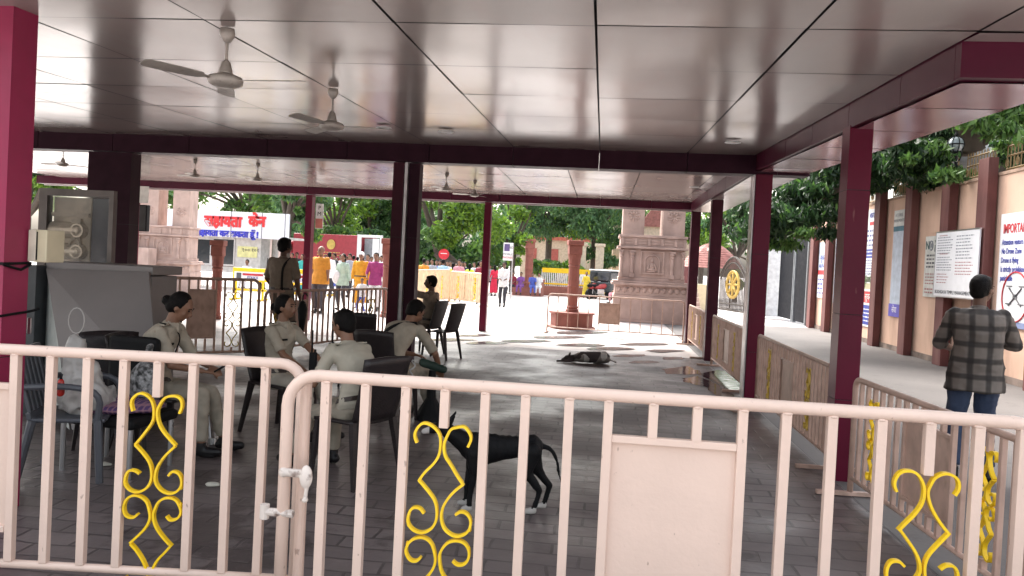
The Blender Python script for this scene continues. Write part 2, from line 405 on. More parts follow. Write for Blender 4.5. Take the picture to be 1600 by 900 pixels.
def post(x,y,z1,wx=.2,wy=.2,m=MAROON,seam=(.62,1.9),name='post',base=False):
    mb=MB(); zz=[0]+[s for s in seam if s<z1]+[z1]
    for a,b_ in zip(zz[:-1],zz[1:]): mb.box((x-wx/2,y-wy/2,a),(x+wx/2,y+wy/2,b_-.006))
    mb.mi=1; mb.box((x-wx/2+.004,y-wy/2+.004,0.0),(x+wx/2-.004,y+wy/2-.004,z1-.01))
    return mb.build(name,[m,DARK],pav)
post(2.01,6.65,2.87,.18,.2,seam=(.66,1.35,2.35))
post(2.045,10.62,2.95,.21,.24); 
mb=MB(); mb.box((1.915,10.5,0),(1.93,10.74,2.93)); mb.build('post_trim',mat('aluminium_trim',(.5,.48,.48),.35,metal=.7),pav)
BEAMD2=mat('shade_darkened_maroon_panel',(.055,.008,.018),.4,spec=.15)  # shaded copy of the post maroon, backlighting painted in as a darker tone
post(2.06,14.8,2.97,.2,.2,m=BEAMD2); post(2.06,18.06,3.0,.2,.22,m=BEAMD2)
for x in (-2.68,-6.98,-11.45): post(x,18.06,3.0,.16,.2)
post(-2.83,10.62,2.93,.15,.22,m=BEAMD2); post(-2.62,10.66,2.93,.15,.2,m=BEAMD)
mb=MB(); mb.box((-2.745,10.52,0),(-2.705,10.6,2.93)); mb.build('post_trim',MATS['aluminium_trim'],pav)  # pale strip standing in for the light in the gap between twin posts
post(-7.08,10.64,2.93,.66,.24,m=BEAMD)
post(-3.56,4.28,zc(4.3)+.02,.23,.20,m=mat('sky_lit_maroon_panel',(.30,.022,.075),.3,spec=.4,var=.06),seam=(.93,))  # skylight on this post is painted in as a pinker, lighter maroon
# collar bands on the left near post
mb=MB(); 
mb.tube([(-3.68,4.17,1.47),(-3.44,4.17,1.475),(-3.44,4.39,1.48),(-3.68,4.39,1.475)],.009,6,closed=True)
mb.tube([(-3.44,4.17,1.47),(-3.43,4.3,1.44),(-3.44,4.39,1.47)],.008,6); tag(mb.build('cable',BLACK),'black cable strapped around the pink post at the left edge','cable')
# recessed lights
for (px,py) in ((1145,222),(697,205),(1085,292),(600,199)):
    p=atz(px,py,3.05)
    z=zc(p.y) if p.y<10.6 else 3.19
    p=atz(px,py,z-.01)
    e=empty('ceiling_light',p,0,{1145:'round recessed light in the front ceiling near its right corner',697:'round recessed light in the front ceiling above the double post',1085:'small round light in the rear ceiling at its right end',600:'round recessed light in the front ceiling right of the hanging fan'}[px],'light','recessed ceiling lights')
    mb=MB(); mb.lathe([(.085,0),(.09,-.008),(.07,-.012),(.068,0)],24); mb.build('rim',WHITE,e)
    mb=MB(); mb.lathe([(.066,-.004),(.066,-.002)],20); mb.build('diffuser',mat('frosted_diffuser',(.8,.78,.76),.5),e)
# ================================================================== CEILING FANS
FANM=mat('grey_fan_metal',(.42,.38,.34),.4,metal=.2,streak=((.15,.12,.1),.5,(20,20,20)))
def fan(lbl):
    e=empty('ceiling_fan',(0,0,0),0,lbl,'ceiling fan','ceiling fans')
    MB().lathe([(.02,-.01),(.05,-.012),(.055,-.05),(.028,-.09),(.012,-.10)],18).build('canopy',FANM,e,smooth=True)
    MB().cyl((0,0,-.02),(0,0,-.26),.011,10).build('down_rod',FANM,e)
    MB().lathe([(.012,-.2),(.03,-.215),(.05,-.275),(.052,-.285),(.02,-.287)],18).build('rod_cup',FANM,e,smooth=True)
    MB().lathe([(.02,-.285),(.06,-.288),(.115,-.305),(.125,-.32),(.122,-.345),(.09,-.36),(.05,-.368),(.01,-.37)],26).build('motor',FANM,e,smooth=True)
    for k in range(3):
        a=R(120*k); M=Matrix.Rotation(a,4,'Z')@Matrix.Translation((0,0,-.325))@Matrix.Rotation(R(9),4,'X')
        b_=MB()
        xs=[(.11,.02),(.17,.022),(.19,.05),(.3,.062),(.5,.066),(.58,.064),(.605,.03)]
        for sgn in (0,1):
            pass
        vs=[];n=len(xs)
        for z in (-.002,.002):
            for x,h in xs: vs+= [M@Vector((x,-h,z)),M@Vector((x,h,z))]
        fs=[]
        for i in range(n-1):
            fs+=[(2*i,2*i+1,2*i+3,2*i+2),(2*n+2*i,2*n+2*i+2,2*n+2*i+3,2*n+2*i+1),(2*i,2*i+2,2*n+2*i+2,2*n+2*i),(2*i+1,2*n+2*i+1,2*n+2*i+3,2*i+3)]
        fs+=[(0,2*n,2*n+1,1),(2*n-2,2*n-1,4*n-1,4*n-2)]
        b_.add(vs,fs).build('blade',FANM,e)
    return e
f0=fan('nearest ceiling fan, cut by the top of the view at the left')
FANS=[(352,132,.35,'large nearest ceiling fan at the upper left with its blades spread wide',-4),
 (518,201,.35,'ceiling fan under the front ceiling between the large near fan and the double post',12),
 (304,279,.35,'small fan under the rear ceiling seen above the left stone gate pillar',40),
 (697,300,.35,'fan under the rear ceiling just right of the double post',5),
 (741,309,.35,'farthest tiny fan, at the rear beam right of the double post',70),
 (402,285,.35,'tiny far fan at the rear beam above the blue and red sign',20),
 (98,262,.35,'faint fan in the gap beside the pink left post',55)]
for i,(px,py,dz,l,a) in enumerate(FANS):
    f=f0 if i==0 else copy_tree(f0)
    Y=5
    for _ in range(30):
        q=atz(px,py,(zc(Y) if i<2 else 3.19)-dz); Y=Y*.3+min(q.y,17.5)*.7
    if i>=2 and q.y>17.5: q=atY(px,py,17.3)
    f.location=(q.x,q.y,(zc(q.y) if i<2 else 3.19)); f.rotation_euler[2]=R(a); f['label']=l
    f.scale=(.84,.84,1) if i<2 else (.7,.7,.9)
# ================================================================== BARRICADES
def spiral_half(sx,z0,s,inv=1):
    # one half of the ornament: curl, neck, diamond, big curl (z measured downward from z0), in metres
    P=[]
    def arc(cx,cz,r,a0,a1,n=14,r2=None):
        out=[]
        for i in range(n+1):
            t=i/n; a=R(a0+(a1-a0)*t); rr=r+((r2 if r2 is not None else r)-r)*t
            out.append((sx*(cx+rr*math.cos(a))*s,0,z0+(cz+rr*math.sin(a))*s))
        return out
    return arc
def ornament(mb,x,z0,s,wy=.02,th=.009,mirror_down=True):
    # two S bars on each side of a centre line: top curl -> neck -> diamond -> crossing -> big outward curl
    for sx in (-1,1):
        pts=[]
        for i in range(19):            # top curl, outward, ends free
            t=i/18; a=R(-60+ (360-62+ -60+ 0)*0)  # placeholder keeps indices
            ang=R(-70+250*t); r=.044+.010*t
            pts.append((.062+r*math.cos(ang)*1.0,-.052+r*math.sin(ang)))
        # from inner side of the curl go down to the crossing at the centre, then out to the diamond corner
        pts=[( .105,-.085),(.118,-.055),(.112,-.025),(.088,-.003),(.058,-.004),(.030,-.020),(.012,-.048),(.006,-.08),(.012,-.125),(.035,-.165),(.068,-.205),(.092,-.235)] 
        jt=lambda: random.uniform(-.0035,.0035)
        top=[(sx*a*s+x+jt(),random.uniform(-.002,.002),z0+b*s+jt()) for a,b in pts]
        mb.ribbon(smooth_(top,3),wy,th)
        low=[(.092,-.235),(.052,-.275),(.020,-.318),(.006,-.36),(.010,-.40),(.030,-.435),(.066,-.455),(.105,-.448),(.128,-.42),(.132,-.385),(.115,-.355),(.085,-.350),(.066,-.370)]
        # bars cross to the other side below the diamond
        mb.ribbon(smooth_([(sx*a*s+x+jt(),random.uniform(-.002,.002),z0+b*s+jt()) for a,b in low],3),wy,th); mb.ell((x+sx*.128*s,0,z0-.42*s),(.007,.012,.014),n=7,m=5)
def smooth_(pts,it):
    P=[Vector(p) for p in pts]
    for _ in range(it-1):
        Q=[P[0]]
        for i in range(len(P)-1): Q+= [P[i].lerp(P[i+1],.25),P[i].lerp(P[i+1],.75)]
        Q.append(P[-1]); P=Q
    return P
def ornament_full(mb,x,ztop,s,wy,th,zbot=None):
    ornament(mb,x,ztop,s,wy,th)
    # mirrored twin below
    tmp=MB(); ornament(tmp,x,0,s,wy,th)
    zc_=ztop-.462*s
    b=len(mb.v)
    for v in tmp.v: mb.v.append((v[0],v[1],zc_-(v[2]+.462*s)))
    for f in tmp.f: mb.f.append(tuple(b+i for i in reversed(f))); mb.m.append(0)
def barricade(name,p0,p1,h,label,cat='barricade',bars=(),rt=.025,bw=.034,orn=(),panel=None,zb=.14,m=PEACH,my=YEL,corner=.1,feet=True,group=None,orn_s=1.0,foot_l=.5,short=()):
    p0=Vector((p0[0],p0[1],0)); p1=Vector((p1[0],p1[1],0)); d=p1-p0; L=d.length; rz=math.atan2(d.y,d.x)
    e=empty(name,p0,rz,label,cat,group)
    fr=MB(); c=corner; pts=[(0,0,.03),(0,0,h-c)]
    for k in range(1,7): a=math.pi/2*k/6; pts.append((c-c*math.cos(a),0,h-c+c*math.sin(a)))
    for k in range(0,7): a=math.pi/2*k/6; pts.append((L-c+c*math.sin(a),0,h-c+c*math.cos(a)))
    pts.append((L,0,.03)); fr.tube(pts,rt,12); fr.build('top_frame',m,e,smooth=True)
    MB().cyl((rt,0,zb),(L-rt,0,zb),rt*.8,8).build('bottom_rail',m,e,smooth=True)
    for x in bars:
        z1=h-rt*.8; z0=zb+rt*.6; brk=None
        for ox,oz in orn:
            if abs(ox-x)<.03: z0=oz
        if panel and panel[0]+.02<x<panel[1]-.02:
            z0=panel[2]+.012
        bb_=MB().cbox((x,0,(z0+z1)/2),(bw,bw,z1-z0),Matrix.Translation((x,0,z1))@Matrix.Rotation(random.uniform(-.004,.004),4,'Y')@Matrix.Translation((-x,0,-z1)))
        if h>1.05:
            for sy in (-1,1): bb_.ell((x+random.uniform(-.006,.006),sy*bw*.42,z1-.002),(bw*random.uniform(.42,.6),.008,.007),n=8,m=5)
        bb_.build('bar',m,e,bevel=.004)
        if panel and panel[0]+.02<x<panel[1]-.02 and panel[3]>zb+.06:
            MB().cbox((x,0,(zb+panel[3])/2),(bw,bw,panel[3]-zb-rt*1.4)).build('bar',m,e)
    for ox,oz in orn:
        o=MB(); ornament_full(o,ox,oz+.015,orn_s,.024,.010); o.build('scroll_ornament',my,e)
        for (zz0,zz1) in ((zb+rt*.6,oz-.924*orn_s+.01),):
            if zz1-zz0>.04: MB().cbox((ox,0,(zz0+zz1)/2),(bw,bw,zz1-zz0)).build('bar',m,e)
    if panel:
        a,b_,zt,z0=panel; q=MB()
        q.cbox(((a+b_)/2,0,zt),(b_-a-bw,bw*.9,bw*.8)); q.build('panel_rail',m,e,bevel=.003); MB().cbox(((a+b_)/2,0,z0),(b_-a-bw,bw*.9,bw*.8)).build('panel_rail',m,e,bevel=.003)
        MB().cbox(((a+b_)/2,.004,(zt+z0)/2),(b_-a-bw*.6,.004,zt-z0-bw*.6)).build('sheet_panel',m,e)
    if feet:
        for x in (0,L):
            MB().box((x-.02,-foot_l/2,.004),(x+.02,foot_l/2,.035)).build('foot',m,e,bevel=.003)
    return e
# --- the two front barricades
HB=1.12
A0=atz(-60,542,HB); A1=atz(470,571,HB); 
B0=atz(452,584,HB); B1=atz(1640,664,HB)
A1=Vector((A1.x,A1.y+.03,HB))
def bx(P0,P1,px,py):  # parameter of a bar along a barricade line
    d=Vector((P1.x-P0.x,P1.y-P0.y,0)); n=Vector((-d.y,d.x,0)).normalized(); r=ray(px,py); t=(n.x*P0.x+n.y*P0.y)/(n.x*r[0]+n.y*r[1])
    q=Vector(O+r*t); return (q.x-P0.x)*d.normalized().x+(q.y-P0.y)*d.normalized().y, q.z
barsA=[bx(A0,A1,x,600)[0] for x in (24,80,137,194,247,302,359,415)]
oA=bx(A0,A1,246,620)
eA=barricade('crowd_barricade',A0,A1,HB,'peach painted steel barricade with a yellow scroll ornament at the lower left of the view',bars=barsA,orn=[(barsA[4],oA[1])],panel=(-.12+bx(A0,A1,-60,600)[0]-.0,barsA[0],bx(A0,A1,10,603)[1],.3),rt=.025,bw=.036)
xs=[508,570,633,694,757,820,888,950,1020,1089,1160,1228,1300,1377,1453,1530,1600]
barsB=[bx(B0,B1,x,660)[0] for x in xs]
# second post, inside the corner
oB=[(barsB[3],bx(B0,B1,693,668)[1]),(barsB[14],bx(B0,B1,1450,742)[1])]
eB=barricade('crowd_barricade',B0,B1,HB,'long peach steel barricade with a square sheet panel, crossing the whole foreground',bars=barsB,orn=oB,panel=(barsB[7],barsB[10],bx(B0,B1,1060,692)[1],.32),rt=.026,bw=.037,corner=.13)
x2=bx(B0,B1,468,620)[0]
MB().cyl((x2,.075,.03),(x2,.075,HB-.03),.024,12).build('end_post',PEACH,eA).parent=eB
k=MB(); zc1=bx(B0,B1,475,738)[1]; k.cyl((x2-.04,-.02,zc1),(x2+.05,-.02,zc1),.018,10); k.ell((x2+.055,-.03,zc1-.01),(.028,.02,.05)); k.ell((x2-.045,-.02,zc1),(.022,.02,.022)); k.cyl((x2+.06,-.03,zc1-.05),(x2+.055,-.03,zc1-.1),.009); k.ell((x2+.055,-.03,zc1-.105),(.014,.014,.012))
k.build('hinge_clamp',mat('chipped_white_paint',(.7,.62,.56),.5,streak=((.12,.06,.04),.9,(30,30,30))),eB,remesh=.004,sm_it=2)
k=MB(); zc2=bx(B0,B1,440,800)[1]; xk=bx(B0,B1,415,800)[0]; k.cyl((xk,-.01,zc2),(x2,-.01,zc2),.017,10); k.cyl((xk,-.01,zc2+.03),(xk,-.01,zc2-.03),.02,10); k.build('hinge_clamp',MATS['chipped_white_paint'],eB)
# scratches of worn paint around the top tube
k=MB(); 
WEAR=mat('bare_rust',(.12,.08,.06),.7)
# --- side barricades along the posts
HS=.885
def side(py0,py1,Y0,Y1,label,X=1.98,**kw):
    L=Y1-Y0; nb=int(L/.115); bars=[L*(i+1)/(nb+1) for i in range(nb)]
    i1=max(2,int(nb*.22)); i2=nb-1-i1; c0,c1=int(nb*.42),int(nb*.60)
    for i in (i1,i2):pass
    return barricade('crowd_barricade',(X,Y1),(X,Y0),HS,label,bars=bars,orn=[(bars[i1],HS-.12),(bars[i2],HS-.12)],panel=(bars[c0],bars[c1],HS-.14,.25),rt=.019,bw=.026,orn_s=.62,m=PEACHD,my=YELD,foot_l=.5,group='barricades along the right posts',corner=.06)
side(0,0,6.9,9.95,'worn peach barricade between the two nearest right posts')
side(0,0,11.0,13.9,'brown worn barricade between the second and third right posts')
side(0,0,14.95,17.6,'farthest brown barricade of the row along the right posts')
q0=atz(1338,592,HS); q1=atz(1640,705,HS)
Lq=(Vector((q1.x,q1.y))-Vector((q0.x,q0.y))).length; nb=int(Lq/.125); bars=[Lq*(i+1)/(nb+1) for i in range(nb)]
q0=Vector((q0.x,q0.y,0)); q1=Vector((q1.x,q1.y,0))
barricade('crowd_barricade',q0,q1,HS,'peach barricade standing in front of the man in the checked shirt',bars=bars,orn=[(bars[2],HS-.12),(bars[-4],HS-.12)],panel=(bars[int(nb*.38)],bars[int(nb*.62)],HS-.13,.25),rt=.021,bw=.03,orn_s=.62,m=mat('peach_paint_side',(.62,.42,.34),.42,streak=((.3,.2,.15),.5,(12,12,7))),my=YEL,corner=.07)
# --- rear cross barricade with small sheet panel
c0=atz(857,518,.02); c1=atz(1070,531,.02); 
c0=Vector((atY(857,462,18.7).x,18.7,0)); c1=Vector((atY(1070,471,18.3).x,18.3,0)); L=(c1-c0).length; bars=[L*(i+1)/13 for i in range(12)]
barricade('crowd_barricade',c0,c1,.93,'thin brown barricade with a small square plate across the back of the floor',bars=bars,panel=(bars[4],bars[6],.78,.30),rt=.018,bw=.02,m=PEACHD,corner=.1)
# --- left rear barricades
def tallb(pa,pb,h,label,npitch,orn,panel,**kw):
    L=(Vector(pb)-Vector(pa)).length; nb=int(L/npitch); bars=[L*(i+1)/(nb+1) for i in range(nb)]
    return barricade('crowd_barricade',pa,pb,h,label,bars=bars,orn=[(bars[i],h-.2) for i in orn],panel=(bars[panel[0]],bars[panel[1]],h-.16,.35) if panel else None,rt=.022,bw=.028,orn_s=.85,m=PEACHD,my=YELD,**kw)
hL=1.14
def at_h(px,pt,Y): return atY(px,pt,Y)
Yl0,Yl1=10.0,11.0
pa=atY(236,437,Yl0); pb=atY(406,434,11.0); print('B1 z',pa.z,pb.z)
tallb((pa.x,pa.y,0),(pb.x,pb.y,0),(pa.z+pb.z)/2,'dark peach barricade with a sheet panel behind the woman looking down',.125,(1,-3),(3,6),corner=.1)
pa=atY(416,436,11.2); pb=atY(606,466,14.6); print('B2 z',pa.z,pb.z)
tallb((pa.x,pa.y,0),(pb.x,pb.y,0),(pa.z+pb.z)/2,'dark peach barricade running back from the standing officer to the double post',.15,(1,-4),(4,6),corner=.1)
# --- bright far barricades
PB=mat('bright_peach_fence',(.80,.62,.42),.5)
PW=mat('cream_fence',(.8,.7,.55),.5)
for (a,b_,Y0,Y1,lab,sk) in ((652,703,25.5,29.5,'sunlit peach barricade behind the seated officer, left section',.1),(705,757,29.5,27.5,'sunlit peach barricade with yellow ornaments, right section behind the empty chair',.1)):
    pa=atY(a,424,Y0); pb=atY(b_,423 if b_==703 else 431,Y1)
    L=math.hypot(pb.x-pa.x,pb.y-pa.y); nb=int(L/.16); bars=[L*(i+1)/(nb+1) for i in range(nb)]
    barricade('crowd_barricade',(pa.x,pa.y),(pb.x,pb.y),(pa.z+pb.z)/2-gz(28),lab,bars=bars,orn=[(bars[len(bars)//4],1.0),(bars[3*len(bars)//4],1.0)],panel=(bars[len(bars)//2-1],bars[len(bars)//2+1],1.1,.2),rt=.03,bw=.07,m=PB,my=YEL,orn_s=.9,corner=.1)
# ================================================================== LANE WALL
WALLC=mat('peach_plaster_wall',(.66,.44,.33),.85,var=.07,vscale=1.2,bump=.2,bscale=30,streak=((.36,.22,.16),.7,(1.5,1.5,.35)))
PILC=mat('maroon_pilaster_paint',(.135,.042,.038),.7,var=.12,vscale=2,bump=.2,bscale=30,streak=((.24,.11,.095),.5,(3,3,.5)))
WX=6.95
PY=[9.2,11.1,13.1,15.02,16.55,18.45,20.45,22.4,24.7,26.4]
wall=empty('compound_wall',(WX,9,0),0,'tall peach compound wall with maroon pilasters along the lane on the right','wall')
def cb(mb,x0,x1,y0,y1,z0,z1): mb.box((x0-WX,y0-9,z0),(x1-WX,y1-9,z1))
mb=MB(); cb(mb,WX,WX+.25,7,27.2,0,3.6); mb.build('wall_panel',WALLC,wall)
mb=MB(); cb(mb,WX-.03,WX-.001,7,27.2,0,.12); mb.build('skirting',mat('dirty_plaster',(.25,.19,.16),.9,var=.3,vscale=3),wall)
mb=MB(); cb(mb,WX-.02,WX+.27,7,27.2,3.603,3.66); mb.build('coping',mat('coping_plaster',(.45,.3,.22),.85,streak=((.1,.08,.07),.8,(4,4,4))),wall)
for y in PY:
    mb=MB(); cb(mb,WX-.2,WX-.032,y-.19,y+.19,0,3.93); mb.build('pilaster',PILC,wall,bevel=.006)
# railing on top of the wall, one per bay
RAILM=mat('brown_gold_railing',(.22,.14,.05),.6)
for a,b_ in zip(PY[:-1],PY[1:]):
    if b_<14: continue
    mb=MB()
    for z in (3.72,3.95,4.12): mb.cyl((WX+.1,a+.2,z),(WX+.1,b_-.2,z),.018,6)
    k=int((b_-a-.4)/.11)
    for i in range(k+1):
        y=a+.2+(b_-a-.4)*i/k; mb.cyl((WX+.1,y,3.66),(WX+.1,y,4.2),.011,5)
        if i%3==1: mb.tube([(WX+.1,y+.05*math.cos(t),3.83+.07*math.sin(t)) for t in [q*math.pi/4 for q in range(8)]],.009,5,closed=True)
    o=mb.build('wall_railing',RAILM); 
    tag(o,{0:'x'}.get(1) or 'brown iron railing on the wall top, %s'%({15.02:'nearest, above the drone warning poster bay',16.55:'above the large notice board',18.45:'above the bag notice bay',20.45:'above the narrow blank hoarding',22.4:'above the tall blue and white poster',24.7:'between the tall poster and the far posters',26.4:'at the far end by the black gate'}[b_]),'railing')
# lamp
lp=empty('wall_lamp',(WX-.1,16.45,3.93),0,'black iron globe lamp standing on a pilaster of the peach wall','lamp')
MB().lathe([(.10,0),(.10,.04),(.04,.08),(.03,.25),(.07,.3),(.09,.33)],16).build('stem',BLACK,lp,smooth=True)
MB().ell((0,0,.47),(.15,.15,.16)).build('globe',mat('grey_glass_globe',(.3,.34,.36),.15,spec=.8),lp,smooth=True)
mb=MB()
for k in range(8):
    a=k*math.pi/4; mb.tube([(.16*math.sin(t)*math.cos(a),.16*math.sin(t)*math.sin(a),.47+.17*math.cos(t)) for t in [q*math.pi/8 for q in range(9)]],.008,5)
mb.lathe([(.16,.46),(.165,.48)],16); mb.lathe([(.03,.63),(.05,.66),(.01,.74)],10)
mb.build('cage',BLACK,lp)
mb=MB()
for s in (-1,1): mb.tube(smooth_([(0,0,.15),(0,s*.12,.1),(0,s*.25,.18),(0,s*.3,.3),(0,s*.22,.33),(0,s*.2,.25)],3),.012,6)
mb.build('bracket',BLACK,lp)
# grey tarpaulin dome behind the wall
o=MB().ell((0,0,0),(1.1,1.2,.55),n=24,m=12).build('tarpaulin_cover',mat('grey_tarpaulin',(.33,.35,.38),.7,bump=.4,bscale=6),smooth=True,loc=(9.0,19.4,4.55)); tag(o,'grey rounded tarpaulin top showing over the wall beside the globe lamp','tarpaulin')
# ---- posters. local frame: x along wall (viewer's right = -Y), z up, facing -X
def poster(name,Yl,Yr,z0,z1,label,cat='poster',m=None,x=WX-.035,th=.012,group=None):
    e=empty(name,(x,Yl,z0),R(-90),label,cat,group)
    W=Yl-Yr; Hh=z1-z0
    MB().box((0,0,0),(W,th,Hh)).build('sheet',m or mat('poster_white',(.72,.72,.74),.5,var=.03),e)
    return e,W,Hh
def lines(mb,x0,x1,z0,z1,n,fill=.55,y=-.003,rag=.25):
    dz=(z1-z0)/n
    for i in range(n):
        z=z1-dz*(i+.5); x=x0; xe=x1-random.random()*rag*(x1-x0)
        while x<xe:
            wd=min(random.uniform(.25,1.1)*dz*1.6,xe-x); 
            mb.box((x,y,z-dz*fill/2),(x+wd*.92,y+.002,z+dz*fill/2)); x+=wd+dz*.35
INKB=mat('ink_blue',(.03,.05,.35),.5); INKR=mat('ink_red',(.55,.03,.04),.5); INKK=mat('ink_dark_grey',(.10,.10,.11),.6); INKG=mat('ink_grey',(.25,.27,.30),.6)
def rect(mb,x0,x1,z0,z1,y=-.002): mb.box((x0,y,z0),(x1,y+.0015,z1))
# warning poster, nearest
e,W,Hh=poster('warning_poster',14.62,13.4,.95,2.9,'white drone warning poster with red heading at the right edge of the view')
RT=(R(90),0,0)
text('IMPORTANT',.22,INKR,e,(.10,-.004,Hh-.27),RT,.001,'LEFT',bold=.006,sx=.68)
for i,s in enumerate(('Attention visitors','No Drone Zone','Drone is flying','is strictly prohibited','punishable')): text(s,.135,INKB,e,(.08,-.004,Hh-.50-.155*i),RT,.001,'LEFT',bold=.002,sx=.72)
mb=MB(); mb.tube([(W/2+.42*math.cos(t),-.004,.52+.42*math.sin(t)) for t in [k*math.pi/20 for k in range(40)]],.014,5,closed=True); mb.build('ring',INKR,e)
mb=MB(); 
for s in (-1,1):
    for u in (-1,1): mb.tube([(W/2,-.004,.52),(W/2+s*.2,-.004,.52+u*.15)],.014,5); mb.tube([(W/2+s*.2-.09,-.004,.55+u*.15),(W/2+s*.2+.09,-.004,.55+u*.15)],.01,5)
mb.cbox((W/2,-.004,.52),(.14,.006,.09)); mb.build('drone_emblem',INKK,e)
mb=MB(); rect(mb,0,W,0,.1); mb.build('blue_band',mat('ink_pale_blue',(.22,.27,.45),.5),e)
# notice board
e,W,Hh=poster('notice_board',16.70,14.88,1.38,2.66,'large white notice board of closely printed text mounted over two pilasters','notice board',x=WX-.26,th=.025)
mb=MB(); lines(mb,.08,W*.44,.95*Hh*.98-.36,Hh*.93,7,.35); lines(mb,.08,W*.44,.5,.80,6,.35); lines(mb,W*.5,W*.95,.72,1.2,8,.35,rag=.35); mb.build('print',INKG,e)
mb=MB(); lines(mb,.12,W*.38,.25,.47,4,.3); lines(mb,W*.5,W*.92,.42,.7,5,.3); lines(mb,.15,W*.33,1.19,1.22,1,.5); lines(mb,.2,W*.33,.825,.86,1,.5); mb.build('print_red',mat('ink_dull_red',(.42,.18,.18),.6),e)
text('BODHGAYA TEMPLE MANAGEMENT',.1,INKK,e,(.07,-.004,.09),RT,.001,'LEFT',sx=.93)
mb=MB(); 
for (a,b_) in (((-.01,0),(W+.01,0)),((-.01,Hh),(W+.01,Hh))): mb.box((a[0],-.006,a[1]-.012),(b_[0],.03,a[1]+.012))
mb.box((-.015,-.006,0),(0,.03,Hh)); mb.build('frame',STEEL,e)
# NO plastic bag
e,W,Hh=poster('bag_notice',17.80,16.86,1.34,2.63,'small off-white notice headed NO bag beside the large notice board','notice',m=mat('poster_offwhite',(.62,.62,.58),.5))
text('N',.24,mat('ink_dark_green',(.03,.09,.08),.5),e,(.12,-.004,Hh-.2),RT,.001,bold=.008); 
mb=MB(); mb.tube([(.31+.085*math.cos(t),-.004,Hh-.2+.1*math.sin(t)) for t in [k*math.pi/10 for k in range(20)]],.012,5,closed=True); mb.cbox((.31,-.004,Hh-.2),(.07,.004,.09)); mb.build('bag_emblem',INKG,e)
text('PLASTIC',.11,MATS['ink_dark_green'],e,(.66,-.004,Hh-.13),RT,.001,sx=.95); text('BAG',.19,MATS['ink_dark_green'],e,(.66,-.004,Hh-.27),RT,.001,bold=.006)
mb=MB(); lines(mb,.1,W*.93,.60,.92,4,.5); mb.build('print',INKK,e); mb=MB(); lines(mb,.08,W*.9,.25,.52,4,.35); lines(mb,.08,W*.9,.06,.2,2,.5); mb.build('print_fine',MATS['ink_dull_red'],e)
# narrow blank hoarding
e,W,Hh=poster('narrow_hoarding',19.72,19.08,.80,3.32,'narrow blank pale blue hoarding with a small blue label near its foot','hoarding',m=mat('poster_paleblue',(.46,.52,.62),.5))
mb=MB(); rect(mb,0,W,Hh-.42,Hh); mb.build('head_sheet',mat('poster_lightgrey',(.6,.6,.58),.5),e)
text('AT THESE',.11,INKG,e,(W/2,-.005,Hh-.12),RT,.001); text('MONUMENTS',.1,INKG,e,(W/2,-.005,Hh-.25),RT,.001)
mb=MB(); rect(mb,0,W,Hh-.5,Hh-.38,-.003); mb.build('teal_band',mat('ink_teal',(.05,.16,.22),.5),e)
mb=MB(); rect(mb,-.04,W+.04,.0,.3,-.003); mb.build('blue_label',mat('ink_violet_blue',(.10,.08,.45),.5),e)
text('सेवा',.2,WHITE,e,(W/2,-.006,.16),RT,.001)
# tall blue/white poster
e,W,Hh=poster('tall_poster',21.75,20.72,.42,3.48,'tall white poster with blue blocks, a sand coloured map and a red panel','poster')
text('VISITORS',.17,INKB,e,(W/2+.1,-.004,Hh-.17),RT,.001,bold=.004)
mb=MB(); rect(mb,.3,.8,Hh-.42,Hh-.33); rect(mb,.05,W-.1,.62,.92,-.0025); mb.build('red_block',INKR,e)
text('सूचना',.24,WHITE,e,(W/2,-.006,.77),RT,.001)
mb=MB(); lines(mb,.1,W*.93,Hh-1.0,Hh-.5,4,.45); lines(mb,.12,W*.9,Hh-1.72,Hh-1.3,6,.4); mb.build('print',mat('ink_blue_grey',(.13,.16,.35),.6),e)
mb=MB(); rect(mb,.08,W*.95,Hh-1.27,Hh-1.04); rect(mb,.02,W*.97,.05,.56,-.0025); mb.build('blue_block',INKB,e)
mb=MB(); lines(mb,.14,W*.9,Hh-1.25,Hh-1.06,2,.35,-.005); lines(mb,.1,W*.9,.1,.5,4,.3,-.005); mb.build('print_white',WHITE,e)
mb=MB(); rect(mb,.04,W*.97,Hh-1.9,Hh-1.76); mb.build('green_band',mat('ink_dark_olive',(.07,.09,.05),.5),e)
mb=MB(); rect(mb,.06,W*.93,.98,Hh-1.93,-.0022); mb.build('map_sheet',mat('ink_sand',(.5,.46,.28),.5),e)
mb=MB()
for k in range(7): x=random.uniform(.15,W-.2); z=random.uniform(1.0,1.2); mb.tube(smooth_([(x,-.004,z),(x+.08,-.004,z+.1),(x-.03,-.004,z+.16),(x+.06,-.004,z+.22)],2),.006,4)
mb.build('map_lines',mat('ink_green_line',(.2,.28,.1),.5),e)
# far posters
e,W,Hh=poster('far_poster',26.1,25.15,1.0,2.75,'pale poster with blue headings and a red band next to the black gate','poster',m=MATS['poster_paleblue'])
text('सूचना',.26,INKB,e,(W/2,-.004,Hh-.5),RT,.001); text('जल ही जीवन',.16,INKB,e,(W/2,-.004,Hh-.75),RT,.001)
mb=MB(); rect(mb,0,W,Hh-1.02,Hh-.88); mb.build('red_band',INKR,e); mb=MB(); rect(mb,0,W,0,Hh-1.03); mb.build('white_sheet',MATS['poster_white'],e)
mb=MB(); lines(mb,.08,W*.9,.08,Hh-1.1,4,.4,-.005); mb.build('print',INKB,e)
e,W,Hh=poster('faded_poster',24.35,22.7,.9,2.85,'faded blue and pink wall poster mostly hidden by the near red post','poster',m=MATS['poster_paleblue'])
mb=MB(); lines(mb,.1,W*.9,.15,.8,4,.5); mb.build('print',mat('ink_pink',(.6,.2,.2),.6),e)
